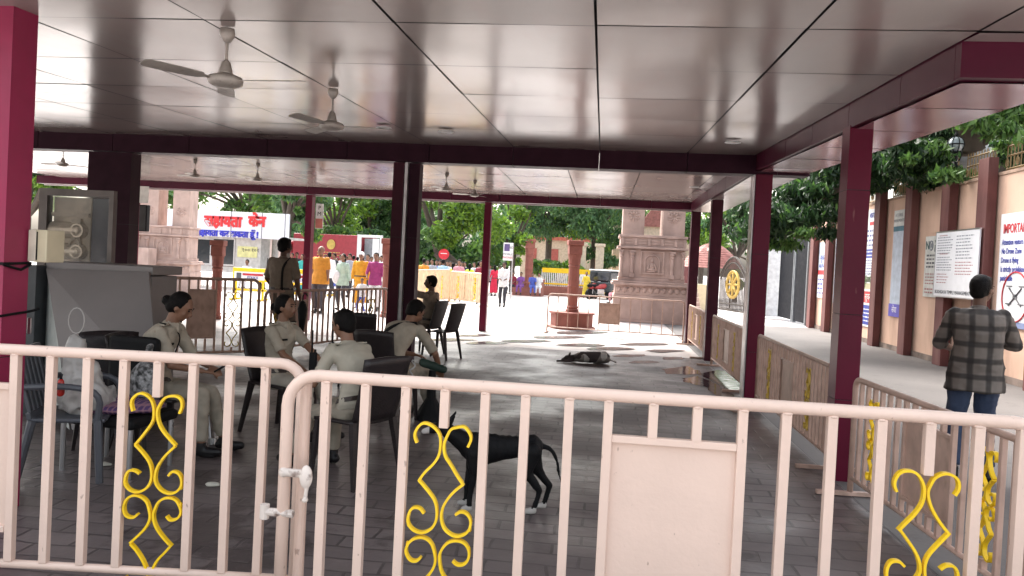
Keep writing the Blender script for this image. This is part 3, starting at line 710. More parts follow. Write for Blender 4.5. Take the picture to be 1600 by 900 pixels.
# ---- black gate at the lane end
g=empty('black_gate',(6.95,27.35,0),R(90),'tall black metal double gate at the far end of the peach wall','gate')
BG=mat('black_gate_paint',(.006,.007,.011),.7,spec=.1,streak=((.02,.02,.024),.5,(2,2,6)))
for s,(a,b_) in enumerate(((0.05,1.55),(1.95,4.1))):
    mb=MB(); mb.box((a,0,.06),(b_,.05,2.95))
    for i in range(9): mb.box((a,-.02,.1+i*.33),(b_,-.002,.13+i*.33))
    mb.build('gate_leaf',BG,g)
for (a,b_) in ((1.6,1.72),(1.8,1.9),(-.1,.02)): MB().box((a,-.04,0),(b_,.08,3.0)).build('gate_frame',mat('grey_gate_steel',(.14,.155,.17),.5),g)
o=MB().box((6.2,32.0,0),(7.4,32.4,4.4)).build('white_pier',mat('whitewash',(.75,.77,.78),.8)); tag(o,'white painted pier standing beyond the black gate','pier')
# ================================================================== STONE GATE PILLARS
def gate_pillar(loc,rz,s,label,STONE=STONE):
    e=empty('stone_gate_pillar',loc,rz,label,'gate pillar','carved stone gate pillars'); e.scale=(s,s,s)
    def bb(mb,hw,hd,z0,z1): mb.box((-hw,-hd,z0),(hw,hd,z1))
    mb=MB(); bb(mb,1.17,.95,0,.08); bb(mb,1.12,.9,.08,.82); bb(mb,1.09,.88,.82,1.12); mb.build('plinth',STONE,e,bevel=.01)
    mb=MB()
    for k in range(11):
        x=-.98+.196*k; mb.ell((x,-.885,.99),(.075,.03,.09),n=10,m=6); mb.tube([(x-.09,-.885,1.04),(x,-.9,.92),(x+.09,-.885,1.04)],.014,5)
    mb.build('petal_band',STONE,e,smooth=True)
    mb=MB(); bb(mb,1.2,.98,1.12,1.19); bb(mb,1.15,.93,1.19,1.25); mb.build('ledge',STONE,e,bevel=.012)
    mb=MB(); bb(mb,1.0,.8,1.25,1.36); bb(mb,.96,.76,1.36,2.24); mb.build('body',STONE,e,bevel=.008)
    for x in (-.93,-.60,.60,.93):
        c=MB(); wdt=.07 if abs(x)<.7 else .05
        c.cbox((x,-.79,1.42),(wdt*2,.1,.12)); c.cyl((x,-.79,1.48),(x,-.79,1.95),wdt*.8,12); c.lathe([(wdt*.8,1.95),(wdt*1.15,1.99),(wdt*.8,2.03),(wdt*1.2,2.08),(wdt*1.25,2.12)],12,(x,-.79,0)); c.cbox((x,-.79,2.16),(wdt*2.6,.12,.07))
        c.build('colonnette',STONE,e)
    n=MB(); 
    for (a,b_,c_,d) in ((-.36,.36,1.48,1.52),(-.36,.36,2.14,2.18)): n.box((a,-.81,c_),(b_,-.76,d))
    for x in (-.34,.34): n.box((x-.02,-.81,1.52),(x+.02,-.76,2.14))
    for x in (-.22,.22): n.box((x-.018,-.82,1.54),(x+.018,-.76,1.86))
    n.tube([(.22*math.cos(t),-.79,1.86+.2*math.sin(t)) for t in [k*math.pi/12 for k in range(13)]],.024,6); n.build('niche_frame',STONE,e)
    b_=MB(); b_.ell((0,-.77,1.62),(.15,.05,.05)); b_.ell((0,-.77,1.73),(.08,.05,.11)); b_.ell((0,-.78,1.88),(.045,.04,.055)); b_.ell((0,-.78,1.94),(.02,.02,.025)); b_.cap((-.08,-.78,1.78),(-.12,-.79,1.65),.03,.025); b_.cap((.08,-.78,1.78),(.12,-.79,1.65),.03,.025); b_.ell((0,-.775,1.56),(.17,.04,.025))
    b_.build('seated_relief',STONE,e,smooth=True)
    mb=MB(); bb(mb,1.06,.88,2.24,2.31); bb(mb,.98,.80,2.31,2.58); bb(mb,1.03,.85,2.58,2.66); mb.build('cornice',STONE,e,bevel=.01)
    mb=MB()
    for x in (-.92,-.52,-.12,.28,.68,.95): mb.box((x-.04,-.84,2.33),(x+.04,-.80,2.56))
    for x in (-.72,-.32,.08,.48): mb.box((x-.13,-.815,2.38),(x+.13,-.80,2.43)); mb.box((x-.13,-.815,2.47),(x+.13,-.80,2.52))
    mb.build('metope_band',STONE,e)
    for x in (-.61,.61):
        mb=MB(); mb.box((x-.33,-.62,2.66),(x+.33,.62,6.4)); mb.build('shaft',STONE,e,bevel=.01)
        mb=MB()
        for k in range(8):
            a=k*math.pi/4; mb.ell((x+.10*math.cos(a),-.625,3.25+.10*math.sin(a)),(.075,.03,.03),Matrix.Rotation(-a,3,'Y'),n=8,m=5)
        for k in range(12):
            a=k*math.pi/6; mb.ell((x+.17*math.cos(a),-.625,3.25+.17*math.sin(a)),(.04,.02,.022),Matrix.Rotation(-a,3,'Y'),n=8,m=5)
        mb.build('lotus_relief',STONE,e,smooth=True)
    return e
gate_pillar((1.52,24.9,0),0,1,'carved pinkish stone gate pillar with twin shafts and a seated figure niche, right',STONED)
gate_pillar((-15.5,26.6,0),R(14),.87,'pale carved stone gate pillar at the left, in front of the blue lettered building')
o=MB().box((-16.9,25.2,0),(-15.4,25.7,1.5)).build('stone_pier',STONE,bevel=.02); tag(o,'plain stone pier half hidden behind the maroon post at the left','pier')
mb=MB(); mb.box((-17.0,26.2,0),(-16.15,27,5)); tag(mb.build('stone_pier',STONE,bevel=.02),'tall pale stone pier left of the carved left gate pillar','pier')
# carved red posts
def red_post(px,pyb,Y,hgt,label,ped=None,s=1,z0=None):
    p=atY(px,pyb,Y); z=gz(Y) if z0 is None else z0
    e=empty('carved_red_post',(p.x,Y,z),R(10),label,'stone post','carved red stone posts')
    h=hgt
    MB().lathe([(.17*s,0),(.17*s,.06),(.14*s,.09),(.16*s,.13),(.13*s,.17),(.145*s,h*.35),(.16*s,h*.36),(.145*s,h*.38),(.14*s,h*.62),(.16*s,h*.64),(.14*s,h*.66),(.16*s,h*.68),(.16*s,h*.74),(.18*s,h*.80)],12).build('shaft',REDST,e)
    mb=MB(); mb.box((-.17*s,-.17*s,h*.8),(.17*s,.17*s,h*.93)); mb.box((-.20*s,-.20*s,h*.93),(.2*s,.2*s,h)); mb.build('capital',REDST,e,bevel=.015)
    return e,p
e,p=red_post(893,500,20.4,2.28-.42,'carved red stone post standing on an octagonal plinth right of the centre',z0=.42)
o=MB().lathe([(.62,0),(.62,.05),(.55,.07),(.55,.36),(.60,.38),(.60,.42)],8).build('octagonal_plinth',REDST); o.location=(e.location.x,20.4,0); tag(o,'octagonal red stone plinth under the carved post behind the thin barricade','plinth')
red_post(339,440,17.0,1.80,'carved red stone post in front of the help building window',s=.78)
red_post(607,440,20.5,2.1,'carved red stone post half hidden by the maroon double post',s=1.1)
red_post(825,450,46,2.7,'slender carved red post rising from the far planter',s=1.6,z0=.35)
# stone planter far
PL=mat('planter_red_stone',(.33,.13,.10),.8,var=.1)
mb=MB(); a=atY(803,455,47); b_=atY(848,455,47); mb.box((a.x,46,-.5),(b_.x,48,.55)); mb.box((a.x-.06,45.95,.55),(b_.x+.06,48.05,.68)); tag(mb.build('stone_planter',PL,bevel=.02),'low red stone seat block around the far slender post','planter')
mb=MB(); a=atY(846,452,50); b_=atY(921,452,50); mb.box((a.x,49.6,-.5),(b_.x,50.2,.25)); o=tag(mb.build('garden_kerb',PL,bevel=.02),'low red kerb wall of the fenced garden bed','kerb')
ge=empty('garden_fence',((a.x+b_.x)/2,49.9,.25),0,'yellow and white picket fence round the garden bed','fence')
mb=MB(); hw=(b_.x-a.x)/2
for i in range(26): x=-hw+2*hw*i/25; mb.box((x-.03,-.02,0),(x+.03,.02,1.05))
mb.build('pickets',WHITE,ge); mb=MB(); mb.box((-hw,-.04,.85),(hw,-.022,1.15)); mb.box((-hw,-.04,.1),(hw,-.022,.2)); mb.build('rails',YEL,ge)
a=atY(903,440,52); b_=atY(963,440,58)
fe=empty('garden_fence',(a.x,58,gz(58)),0,'yellow railing beyond the parked dark car','fence'); L=b_.x-a.x
mb=MB()
for i in range(30): x=L*i/29; mb.box((x-.04,-.02,0),(x+.04,.02,1.7))
mb.box((0,-.04,1.45),(L,-.022,1.7)); mb.box((0,-.04,.5),(L,-.022,.6)); mb.build('railing_bars',YEL,fe)
for (px,l) in ((907,'cream gate post left of the man in orange in the distance'),(935,'cream gate post right of the man in orange in the distance')):
    q=atY(px,440,54); mb=MB(); mb.box((q.x-.28,53.7,-.4),(q.x+.28,54.3,3.0)); mb.box((q.x-.36,53.6,3.0),(q.x+.36,54.4,3.2)); tag(mb.build('gate_post',mat('cream_plaster',(.65,.55,.42),.8),bevel=.02),l,'gate post')
# ================================================================== HELP BUILDING
hb=empty('help_kiosk',(-15.3,32.2,gz(32)),0,'white roadside help kiosk with a long sign of red and blue Hindi letters','kiosk')
SIGNW=mat('sign_white',(.78,.82,.90),.4,var=.02)
GWALL=mat('grey_white_wall',(.62,.62,.60),.7)
DGL=mat('dark_window_glass',(.03,.035,.04),.08,spec=.8)
def hbx(mb,px0,px1,py0,py1,y0,y1,Y=32.0):
    a=atY(px0,(py0+py1)/2,Y); b_=atY(px1,(py0+py1)/2,Y); zt=atY((px0+px1)/2,py0,Y).z; zb=atY((px0+px1)/2,py1,Y).z
    mb.box((a.x+15.3,y0,zb-gz(32)),(b_.x+15.3,y1,zt-gz(32))); return a,b_,zt,zb
mb=MB(); a,b_,zt,zb=hbx(mb,236,453,330,370,-.3,-.2); mb.build('sign_board',SIGNW,hb,bevel=.01)
mb=MB()
for px in (256,308,363,411,447): q=atY(px,350,32); mb.box((q.x+15.3-.02,-.306,zb-gz(32)),(q.x+15.3+.02,-.301,zt-gz(32)))
mb.build('sign_seam',INKG,hb)
def hbt(s,px0,px1,py,size,m,bold=0):
    a=atY(px0,py,31.9); b_=atY(px1,py,31.9); o=text(s,size,m,hb,(a.x+15.3,-.315,a.z-gz(32)),RT,.03,'LEFT',bold=bold)
    wd=max(v.co.x for v in o.data.vertices)-min(v.co.x for v in o.data.vertices); mn=min(v.co.x for v in o.data.vertices)
    sx=(b_.x-a.x)/wd; o.scale=(sx,1,1); o.location.x-=mn*sx; o.rotation_euler[1]=R(2.2)*0; return o
RED3=mat('letter_red',(.75,.03,.04),.4); BLU3=mat('letter_blue',(.04,.05,.55),.4)
hbt('सहायता',319,379,345,.62,RED3,.03); hbt('केन',388,416,346,.62,RED3,.03); hbt('मैं आपकी सहायता कर सकता हूँ !',262,404,361,.36,BLU3,.015)
mb=MB(); a,b_,zt,zb=hbx(mb,236,404,368,424,0,2.5); mb.build('wall',GWALL,hb)
mb=MB(); hbx(mb,304,325,374,412,-.02,.02); mb.build('window',DGL,hb); mb=MB(); hbx(mb,330,362,374,416,-.02,.02); mb.build('window',DGL,hb)
mb=MB(); hbx(mb,325,330,373,414,-.04,.03); hbx(mb,362,364,373,416,-.04,.03); hbx(mb,303,305,373,413,-.04,.03); hbx(mb,303,364,412,414.5,-.05,.03); mb.build('window_frame',STEEL,hb)
for i,px in enumerate((418,432,441)): mb=MB(); hbx(mb,px-1.5,px+1.5,366,432,.1,.25); mb.build('canopy_post',STEEL,hb)
mb=MB(); hbx(mb,236,453,366,369,-.2,2.6); mb.build('roof',GWALL,hb)
mb=MB(); hbx(mb,368,399,385,402,-.03,-.005); mb.build('notice',mat('poster_yellow',(.75,.75,.35),.5),hb)
a=atY(370,390,31.9); text('१०० १०१',.22,INKK,hb,(a.x+15.3+.1,-.04,a.z-gz(32)),RT,.004,'LEFT')
# yellow police banners
def banner(px0,px1,py0,py1,Y,label):
    a=atY(px0,py0,Y); b_=atY(px1,py0,Y); zb=atY((px0+px1)/2,py1,Y).z; zt=atY((px0+px1)/2,py0,Y).z
    e=empty('police_barrier',(a.x,Y,gz(Y)),0,label,'barrier'); W=b_.x-a.x; z0=zb-gz(Y); z1=zt-gz(Y)
    MB().box((0,0,z0),(W,.05,z1)).build('board',YEL,e,bevel=.01)
    mb=MB(); mb.box((W*.05,-.01,z0+.12*(z1-z0)),(W*.95,-.002,z0+.72*(z1-z0))); mb.build('white_field',WHITE,e)
    mb=MB(); mb.box((W*.30,-.02,z0+.45*(z1-z0)),(W*.9,-.012,z0+.6*(z1-z0))); mb.build('stripe',INKR,e)
    text('POLICE',.26*(z1-z0),INKB,e,(W*.6,-.02,z0+.3*(z1-z0)),RT,.003)
    mb=MB(); mb.prism([(W*.12,z0+.2*(z1-z0)),(W*.19,z0+.12*(z1-z0)),(W*.26,z0+.2*(z1-z0)),(W*.26,z0+.62*(z1-z0)),(W*.12,z0+.62*(z1-z0))],-.02,-.012); mb.build('shield_emblem',INKK,e)
    mb=MB()
    for x in (W*.1,W*.9): mb.box((x-.03,0,0),(x+.03,.05,z0)); mb.box((x-.03,-.35,0),(x+.03,.4,.05))
    mb.box((0,0,z0-.3),(W,.05,z0-.24)); mb.build('legs',YEL,e)
banner(364,417,419,440,24,'yellow police barrier board with a shield, left of the standing officer')
banner(455,482,421,445,23,'yellow police barrier board right of the standing officer')
banner(503,520,421,432,30,'short yellow barrier board behind the man in the orange shirt')
# loudspeaker on rear post, notice, small things
sp=empty('column_speaker',atY(226,341,17.8),0,'slim black column loudspeaker on the left rear post','loudspeaker')
MB().box((-.1,-.08,-.32),(.1,.06,.32)).build('cabinet',BLACK,sp,bevel=.015); MB().box((-.08,-.092,-.29),(.08,-.082,.29)).build('grille',mat('speaker_grille',(.03,.03,.03),.8,bump=1,bscale=300),sp)
q0=atY(224,304,17.8); o=MB().box((-.13,0,-.2),(.13,.02,.2)).build('small_notice',MATS['poster_offwhite'],loc=q0); tag(o,'small white printed notice above the black column loudspeaker','notice')
sg=empty('hanging_sign',atY(499,337,17.7),0,'narrow white sign with black letters and a red lower half on the rear post','sign')
MB().box((-.09,0,-.3),(.09,.02,.28)).build('board',WHITE,sg); MB().box((-.085,-.006,-.29),(.085,-.002,-.07)).build('red_half',mat('faded_red',(.65,.22,.18),.5),sg)
for i,c in enumerate('PM'): text(c,.13,BLACK,sg,(0,-.006,.18-.14*i),RT,.001)
_p=atY(791,452,38); _p.z=gz(38); sg=empty('street_sign',_p,0,'white sign board with a violet picture on a thin pole behind the man in white','sign'); Y=sg.location.y
zc3=atY(790,393,Y).z-sg.location.z; hh=14*Y/1223; ww=7.5*Y/1223
MB().cyl((ww,0,0),(ww,0,zc3+hh),.035,8).build('pole',STEEL,sg); MB().box((-ww,-.05,zc3-hh),(ww,-.01,zc3+hh)).build('board',WHITE,sg); MB().box((-ww*.8,-.06,zc3+.05*hh),(ww*.35,-.052,zc3+.85*hh)).build('picture',mat('ink_violet',(.12,.08,.22),.5),sg)
text('NO',.18,INKK,sg,(ww*.65,-.06,zc3+.45*hh),RT,.002,sx=.7); text('MOBILE',.13,INKK,sg,(0,-.06,zc3-.3*hh),RT,.002); text('PHONES',.13,INKR,sg,(0,-.06,zc3-.68*hh),RT,.002)
sg=empty('round_sign',gp(691,455),0,'round red sign with a white band standing behind the crowd','sign'); Y=sg.location.y; zc3=atY(690,397,Y).z-sg.location.z; r=8.5*Y/1223
MB().cyl((0,0,0),(0,0,zc3),.04,8).build('pole',STEEL,sg); MB().cyl((0,-.03,zc3),(0,-.07,zc3),r,28).build('disc',mat('sign_red',(.75,.03,.05),.4),sg); MB().box((-r*.6,-.08,zc3+.02),(r*.6,-.072,zc3+.2*r)).build('white_band',WHITE,sg)
# ================================================================== TRUCK, CARS, HUT, ARCH GATE
def wheel(parent,loc,r,w):
    t=MB().lathe([(r*.6,-w/2),(r*.92,-w/2),(r,-w*.35),(r,w*.35),(r*.92,w/2),(r*.6,w/2)],24).build('wheel',BLACK,parent,smooth=True); t.location=loc; t.rotation_euler=(R(90),0,0)
    MB().lathe([(r*.15,-w*.4),(r*.6,-w*.46),(r*.62,w*.46),(r*.15,w*.4)],18).build('rim',STEEL,t,smooth=True)
tp=atY(556,440,46); tr=empty('red_truck',(tp.x-.5,46,gz(46)),R(-16),'dark red box truck with its white rear end open, parked beyond the crowd','truck')
TR=mat('truck_red',(.36,.035,.05),.4,streak=((.2,.02,.03),.4,(1,1,3)))
MB().box((-3.4,-1,.95),(1.2,1.1,3.05)).build('cargo_box',TR,tr,bevel=.04)
fr=MB(); 
for (x0,x1,z0,z1) in ((1.2,1.45,.9,3.1),(1.45,2.9,2.95,3.1),(2.75,2.9,.9,2.95),(1.45,2.9,.9,1.05)): fr.box((x0,-1,z0),(x1,-.9,z1))
fr.build('white_frame',WHITE,tr,bevel=.01)
MB().box((1.46,-.6,1.06),(2.74,1.0,2.9)).build('interior',mat('grey_interior',(.25,.26,.28),.6),tr)
MB().box((2.3,-1.06,1.1),(2.72,-1.01,2.9)).build('door',WHITE,tr,bevel=.01)
MB().lathe([(.28,0),(.3,.02)],20).build('emblem',mat('gold_paint',(.6,.42,.1),.4),tr,loc=(-.6,-1.02,2.45)).rotation_euler=(R(90),0,0)
mb=MB(); lines(mb,-1.6,.5,1.75,2.05,2,.35,-1.012); mb.build('lettering',MATS['gold_paint'],tr)
MB().box((-5.2,-1,.7),(-3.5,1.05,2.6)).build('cab',TR,tr,bevel=.15); MB().box((-5.0,-1.03,1.7),(-4.0,-1.01,2.4)).build('side_window',DGL,tr)
for x in (-4.4,-1,.2): wheel(tr,(x,-.95,.48),.48,.28)
MB().box((-5,-.9,.5),(2.8,.95,.9)).build('chassis',BLACK,tr)
cp=atY(955,441,49); cp.z=gz(49); car=empty('parked_car',(cp.x+.2,cp.y,cp.z),R(62),'dark off-road car parked far away beside the stone gate pillar','car')
CARM=mat('car_dark',(.03,.04,.045),.25,spec=.7)
MB().box((-2.0,-.8,.45),(1.9,.8,1.08)).build('body',CARM,car,bevel=.09)
MB().box((-1.95,-.72,1.085),(.55,.72,1.72)).build('cabin',DGL,car,bevel=.08)
MB().box((-1.98,-.75,1.725),(.5,.75,1.80)).build('roof',WHITE,car,bevel=.03)
MB().box((1.905,-.5,.62),(1.94,.5,.95)).build('grille',STEEL,car); MB().box((1.91,-.78,.42),(2.05,.78,.55)).build('bumper',BLACK,car,bevel=.02)
for x in (-1.35,1.35):
    for y in (-.8,.8): wheel(car,(x,y,.36),.36,.22)
for y in (-.5,.5): MB().ell((1.93,y*1.3,.8),(.05,.1,.1)).build('headlight',WHITE,car,smooth=True)
# motorcycles
def moto(px,py,rz,label,first=[None]):
    p=atY(px,py,47); p.z=gz(47); e=empty('motorcycle',p,rz,label,'motorcycle','motorcycles by the garden fence')
    for x in (-.62,.62): wheel(e,(x,0,.3),.3,.1)
    MB().cap((-.2,0,.7),(.3,0,.8),.14,.16,10).build('fuel_tank',mat('tank_red',(.4,.05,.05),.3),e,smooth=True)
    MB().cap((-.65,0,.8),(-.15,0,.78),.1,.11).build('seat',BLACK,e,smooth=True)
    MB().box((-.2,-.12,.3),(.25,.12,.6)).build('engine',STEEL,e,bevel=.03)
    mb=MB(); mb.tube([(.62,.0,.3),(.45,.0,1.0)],.03,6); mb.tube([(.4,-.35,1.05),(.45,0,1.0),(.4,.35,1.05)],.018,6); mb.build('fork',STEEL,e)
moto(938,444,R(20),'motorcycle standing behind the man in orange far away'); moto(926,444,R(70),'motorcycle beside the yellow dress figure far away')
# hut behind the arch gate
hp=gp(1128,470); HX,HY=5.55,43.0
hut=empty('red_roof_hut',(HX,HY,gz(HY)),R(0),'small maroon hut with a red tiled roof behind the arched gate','hut')
MB().box((-1.5,-1.0,0),(-.5,1.5,2.1)).build('wall',mat('hut_maroon',(.17,.06,.06),.7,streak=((.15,.04,.04),.6,(9,9,.3))),hut)
MB().box((-1.75,-1.3,0),(-.6,-1.21,1.1)).build('plinth_wall',CREAM,hut)
mb=MB(); NT=16; 
for k in range(8):
    a0,a1=k*math.pi/4,(k+1)*math.pi/4
    for t in range(NT):
        r0=1.75*(1-t/(NT+.3)); r1=1.75*(1-(t+1.06)/(NT+.3)); z0=2.1+1.35*math.sin(t/(NT+.3)*1.57); z1=2.1+1.35*math.sin((t+1.06)/(NT+.3)*1.57)
        mb.add([(.3+r0*math.cos(a0),r0*math.sin(a0),z0+.02),(.3+r0*math.cos(a1),r0*math.sin(a1),z0+.02),(.3+r1*math.cos(a1),r1*math.sin(a1),z1),(.3+r1*math.cos(a0),r1*math.sin(a0),z1)],[(0,1,2,3)])
mb.build('roof',mat('red_roof_tile',(.34,.13,.11),.7,var=.2,vscale=6,bump=.5,bscale=12),hut)
# arched gate with golden wheel
ga=atY(1124,470,37.0); gb=atY(1164,470,34.6); ga.z=gb.z=gz(36); L=(gb-ga).length; 
ag=empty('arched_gate',(ga.x,ga.y,ga.z),math.atan2(gb.y-ga.y,gb.x-ga.x),'arched iron gate with a golden spoked wheel on it','gate')
IRON=mat('iron_dark_brown',(.06,.045,.035),.5); GOLD=mat('gold_wheel',(.65,.45,.12),.35,metal=.3)
def ztop(x): return 1.75+.75*math.sin(math.pi*min(max(x/L,0),1))
mb=MB(); mb.tube([(L*t/20,0,ztop(L*t/20)) for t in range(21)],.05,6); mb.tube([(L*t/20,0,ztop(L*t/20)-.25) for t in range(21)],.04,6); mb.tube([(0,0,.12),(L,0,.12)],.04,6); mb.tube([(0,0,.4),(L,0,.4)],.03,6); mb.build('gate_frame',IRON,ag)
nbar=20; mb=MB()
for i in range(nbar+1): x=L*i/nbar; mb.cyl((x,0,.1),(x,0,ztop(x)),.022,6)
mb.build('gate_bars',IRON,ag)
mb=MB(); cx_,cz_,r_=L*.55,1.28,.58
mb.tube([(cx_+r_*math.cos(t),-.05,cz_+r_*math.sin(t)) for t in [k*math.pi/20 for k in range(40)]],.07,8,closed=True)
mb.tube([(cx_+r_*.3*math.cos(t),-.05,cz_+r_*.3*math.sin(t)) for t in [k*math.pi/10 for k in range(20)]],.04,8,closed=True)
for k in range(8): a=k*math.pi/4; mb.tube([(cx_,-.05,cz_),(cx_+r_*math.cos(a),-.05,cz_+r_*math.sin(a))],.06,6)
mb.build('golden_wheel',GOLD,ag,smooth=True)
for (px,w_,l) in ((1111,5,'pale pink gate post between the two middle right posts of the pavilion'),(1174,6,'white gate post just right of the arched gate')):
    q=atY(px,470,36.5); hw=w_*36.5/1223; mb=MB(); mb.box((q.x-hw,36.2,-.4),(q.x+hw,36.8,4.6 if px<1150 else 2.9)); mb.box((q.x-hw-.1,36.1,2.6),(q.x+hw+.1,36.9,2.75)); tag(mb.build('gate_post',mat('pale_pink_plaster',(.62,.5,.44),.8),bevel=.02),l,'gate post')
# low cream wall + steps
q=atY(1100,470,38); mb=MB(); mb.box((q.x-.7,37.8,-.4),(q.x+.25,38.2,1.05)); tag(mb.build('low_wall',CREAM,bevel=.02),'low cream wall in front of the maroon hut','wall')
q=atY(1076,470,33); mb=MB()
for i in range(6): mb.box((q.x-1.1,33+.3*i,-.3),(q.x+.5,33.3+.3*i,.18*(i+1)))
tag(mb.build('stone_steps',STONE,bevel=.01),'stone steps beside the carved right gate pillar','steps')
# pale far building with red trim glimpsed through trees
bl=empty('far_temple_building',(-2.5,72,gz(72)),0,'cream far building with red trim glimpsed between the trees','building')
MB().box((-5,0,0),(6,6,4.2)).build('wall',mat('cream_far_wall',(.6,.48,.36),.8),bl); MB().box((-5.3,-.3,4.2),(6.3,6.3,4.5)).build('roof',mat('red_trim',(.45,.12,.08),.7),bl)
for x in (-4,-2,0,2,4): MB().box((x-.5,-.05,1.2),(x+.5,-.01,3.4)).build('window',mat('red_shutter',(.4,.1,.08),.6),bl)
q=atY(1022,350,60); bl=empty('far_red_house',(q.x,60,gz(60)),0,'pale far house with red brick gable between the twin stone shafts','house')
MB().box((-3,0,0),(3,4,5.2)).build('wall',MATS['cream_far_wall'],bl); MB().prism([(-1.2,5.2),(3.2,5.2),(3.2,8),(1,8.2)],-.2,4).build('gable',MATS['red_roof_tile'],bl)
# ================================================================== TREES
LM=[leafmat('leaf_bright',(.20,.34,.03),(.11,.22,.03)),leafmat('leaf_mid',(.07,.16,.03),(.12,.22,.05)),leafmat('leaf_dark',(.03,.08,.025),(.055,.12,.035)),leafmat('leaf_bluegreen',(.06,.15,.06),(.12,.22,.09))]
LBARK=mat('bark',(.09,.07,.055),.9,bump=.8,bscale=25)
def leaves(name,parent,clumps,n,size,mats,elong=1.8,droop=.3,shell=.55):
    C_=[];S=[];MI=[]
    vols=np.array([c[3]*c[4]*c[5] for c in clumps])**.67; vols/=vols.sum()
    for c,fr in zip(clumps,vols):
        k=int(n*fr); d=RNG.normal(size=(k,3)); d/=np.linalg.norm(d,axis=1)[:,None]
        rr=shell+(1-shell)*RNG.random(k); rr*= 1+.28*RNG.normal(size=k)*.5
        # uneven outline: sub-clumps
        sub=RNG.normal(size=(26,3)); sub/=np.linalg.norm(sub,axis=1)[:,None]
        near=(d@sub.T).max(axis=1); keep=(near>.80)|(RNG.random(k)<.35)
        p=d*rr[:,None]*np.array(c[3:6])*(0.82+.25*(near[:,None]-.8)/.2)+np.array(c[:3]); p=p[keep]
        C_.append(p); MI.append(np.where(RNG.random(len(p))<.75,c[6],RNG.integers(0,len(mats),len(p))))
    P=np.concatenate(C_); MI=np.concatenate(MI).astype(np.int32); k=len(P)
    a=RNG.normal(size=(k,3)); a[:,2]-=droop*2; a/=np.linalg.norm(a,axis=1)[:,None]
    b_=np.cross(a,RNG.normal(size=(k,3))); b_/=np.linalg.norm(b_,axis=1)[:,None]
    s=size*(.6+.8*RNG.random(k))[:,None]
    V=np.stack([P-a*s*elong/2,P+b_*s*.35,P+a*s*elong/2,P-b_*s*.35],axis=1).reshape(-1,3)
    me=bpy.data.meshes.new(name); me.vertices.add(4*k); me.vertices.foreach_set('co',V.ravel()); me.loops.add(4*k); me.loops.foreach_set('vertex_index',np.arange(4*k,dtype=np.int32))
    me.polygons.add(k); me.polygons.foreach_set('loop_start',np.arange(0,4*k,4,dtype=np.int32)); 
    for m in mats: me.materials.append(m)
    me.polygons.foreach_set('material_index',MI); me.update(calc_edges=True)
    o=bpy.data.objects.new(name,me); COL.objects.link(o); o.parent=parent; return o
def tree(name,px,Y,label,crown,th=3,n=6000,size=.2,tr=.22,mats=LM,group='trees beyond the plaza',lean=0,zb=None,droop=.3,limbs=6,cat='tree',shell=.55):
    # crown: list of (px,py,dY,rx,ry,rz,mi) surveyed from the photograph; stored in tree space
    b0=atY(px,430,Y); z=gz(Y) if zb is None else zb
    e=empty(name,(b0.x,Y,z),0,label,cat,group); cl=[]
    for (cx_,cy_,dY,rx,ry,rz_,mi) in crown:
        q=atY(cx_,cy_,Y+dY); cl.append((q.x-b0.x,dY,q.z-z,rx,ry,rz_,mi))
    top=Vector(cl[0][:3]); mb=MB(); f=Vector((lean,0,th)); mb.tube(smooth_([(0,0,-.1),(lean*.2,0,th*.4),tuple(f)],3),[tr*(1-.35*i/4.) for i in range(5)] if len(smooth_([(0,0,0),(0,0,1),(0,0,2)],3))==5 else tr*.8,9)
    mb.build('trunk',LBARK,e,smooth=True)
    lb=MB()
    for c in cl[:limbs*2]:
        t=Vector(c[:3]); mid=f.lerp(t,.5)+Vector((random.uniform(-.3,.3),random.uniform(-.3,.3),.3)); pts=smooth_([tuple(f),tuple(mid),tuple(t)],3)
        lb.tube(pts,[tr*.55*(1-.8*i/(len(pts)-1)) for i in range(len(pts))],6)
    lb.build('branch',LBARK,e,smooth=True)
    leaves('crown',e,cl,n,size,mats,droop=droop,shell=shell)
    return e
def blob(cx_,cy_,w_,h_,k,Y,mi,jit=.5,dY=2.0):
    out=[]; s=Y/1223
    for i in range(k):
        x=cx_+random.uniform(-.5,.5)*w_; y=cy_+random.uniform(-.5,.5)*h_; r=(w_+h_)/2*s*random.uniform(.16,.3)
        out.append((x,y,random.uniform(-dY,dY),r*1.15,r,r*.8,mi if random.random()<.7 else random.choice((0,1,2,3))))
    return out
tree('leafy_tree',445,33.5,'grey-green tree drooping its twigs over the right end of the lettered sign',blob(465,300,100,80,10,33,3)+blob(478,360,40,70,6,33,3)+blob(452,338,45,30,4,31,3),n=11000,size=.13,droop=.8,tr=.25)
tree('leafy_tree',380,44,'tall green tree behind the roof of the lettered kiosk',blob(360,290,150,90,14,44,1),n=8000,size=.2,th=4)
tree('leafy_tree',240,46,'tree glimpsed between the maroon column and the left stone pillar',blob(260,300,110,90,8,46,1)+blob(110,290,120,60,6,46,0),n=6000,size=.22)
tree('leafy_tree',40,40,'bright tree top seen over the framed glass booth at the left',blob(100,285,100,40,6,40,0),n=3500,size=.2)
tree('leafy_tree',520,50,'pale green tree on the left of the red truck',blob(520,320,90,110,12,50,1)+blob(505,385,40,40,3,50,1),n=8000,size=.2)
tree('leafy_tree',575,54,'tree with yellow-green sunlit top behind the red truck',blob(575,310,90,60,9,54,0)+blob(580,360,90,60,8,54,2),n=9000,size=.2)
tree('leafy_tree',640,58,'dark shaded tree behind the maroon double post',blob(620,340,90,110,12,58,2),n=7000,size=.24)
tree('spreading_tree',738,47,'bright green spreading tree with a dark crooked limb over the seated officer',blob(700,320,100,70,12,47,0)+blob(740,365,90,60,8,47,0)+blob(680,370,60,40,5,49,1),n=11000,size=.17,tr=.5,lean=-2.2,th=2.4)
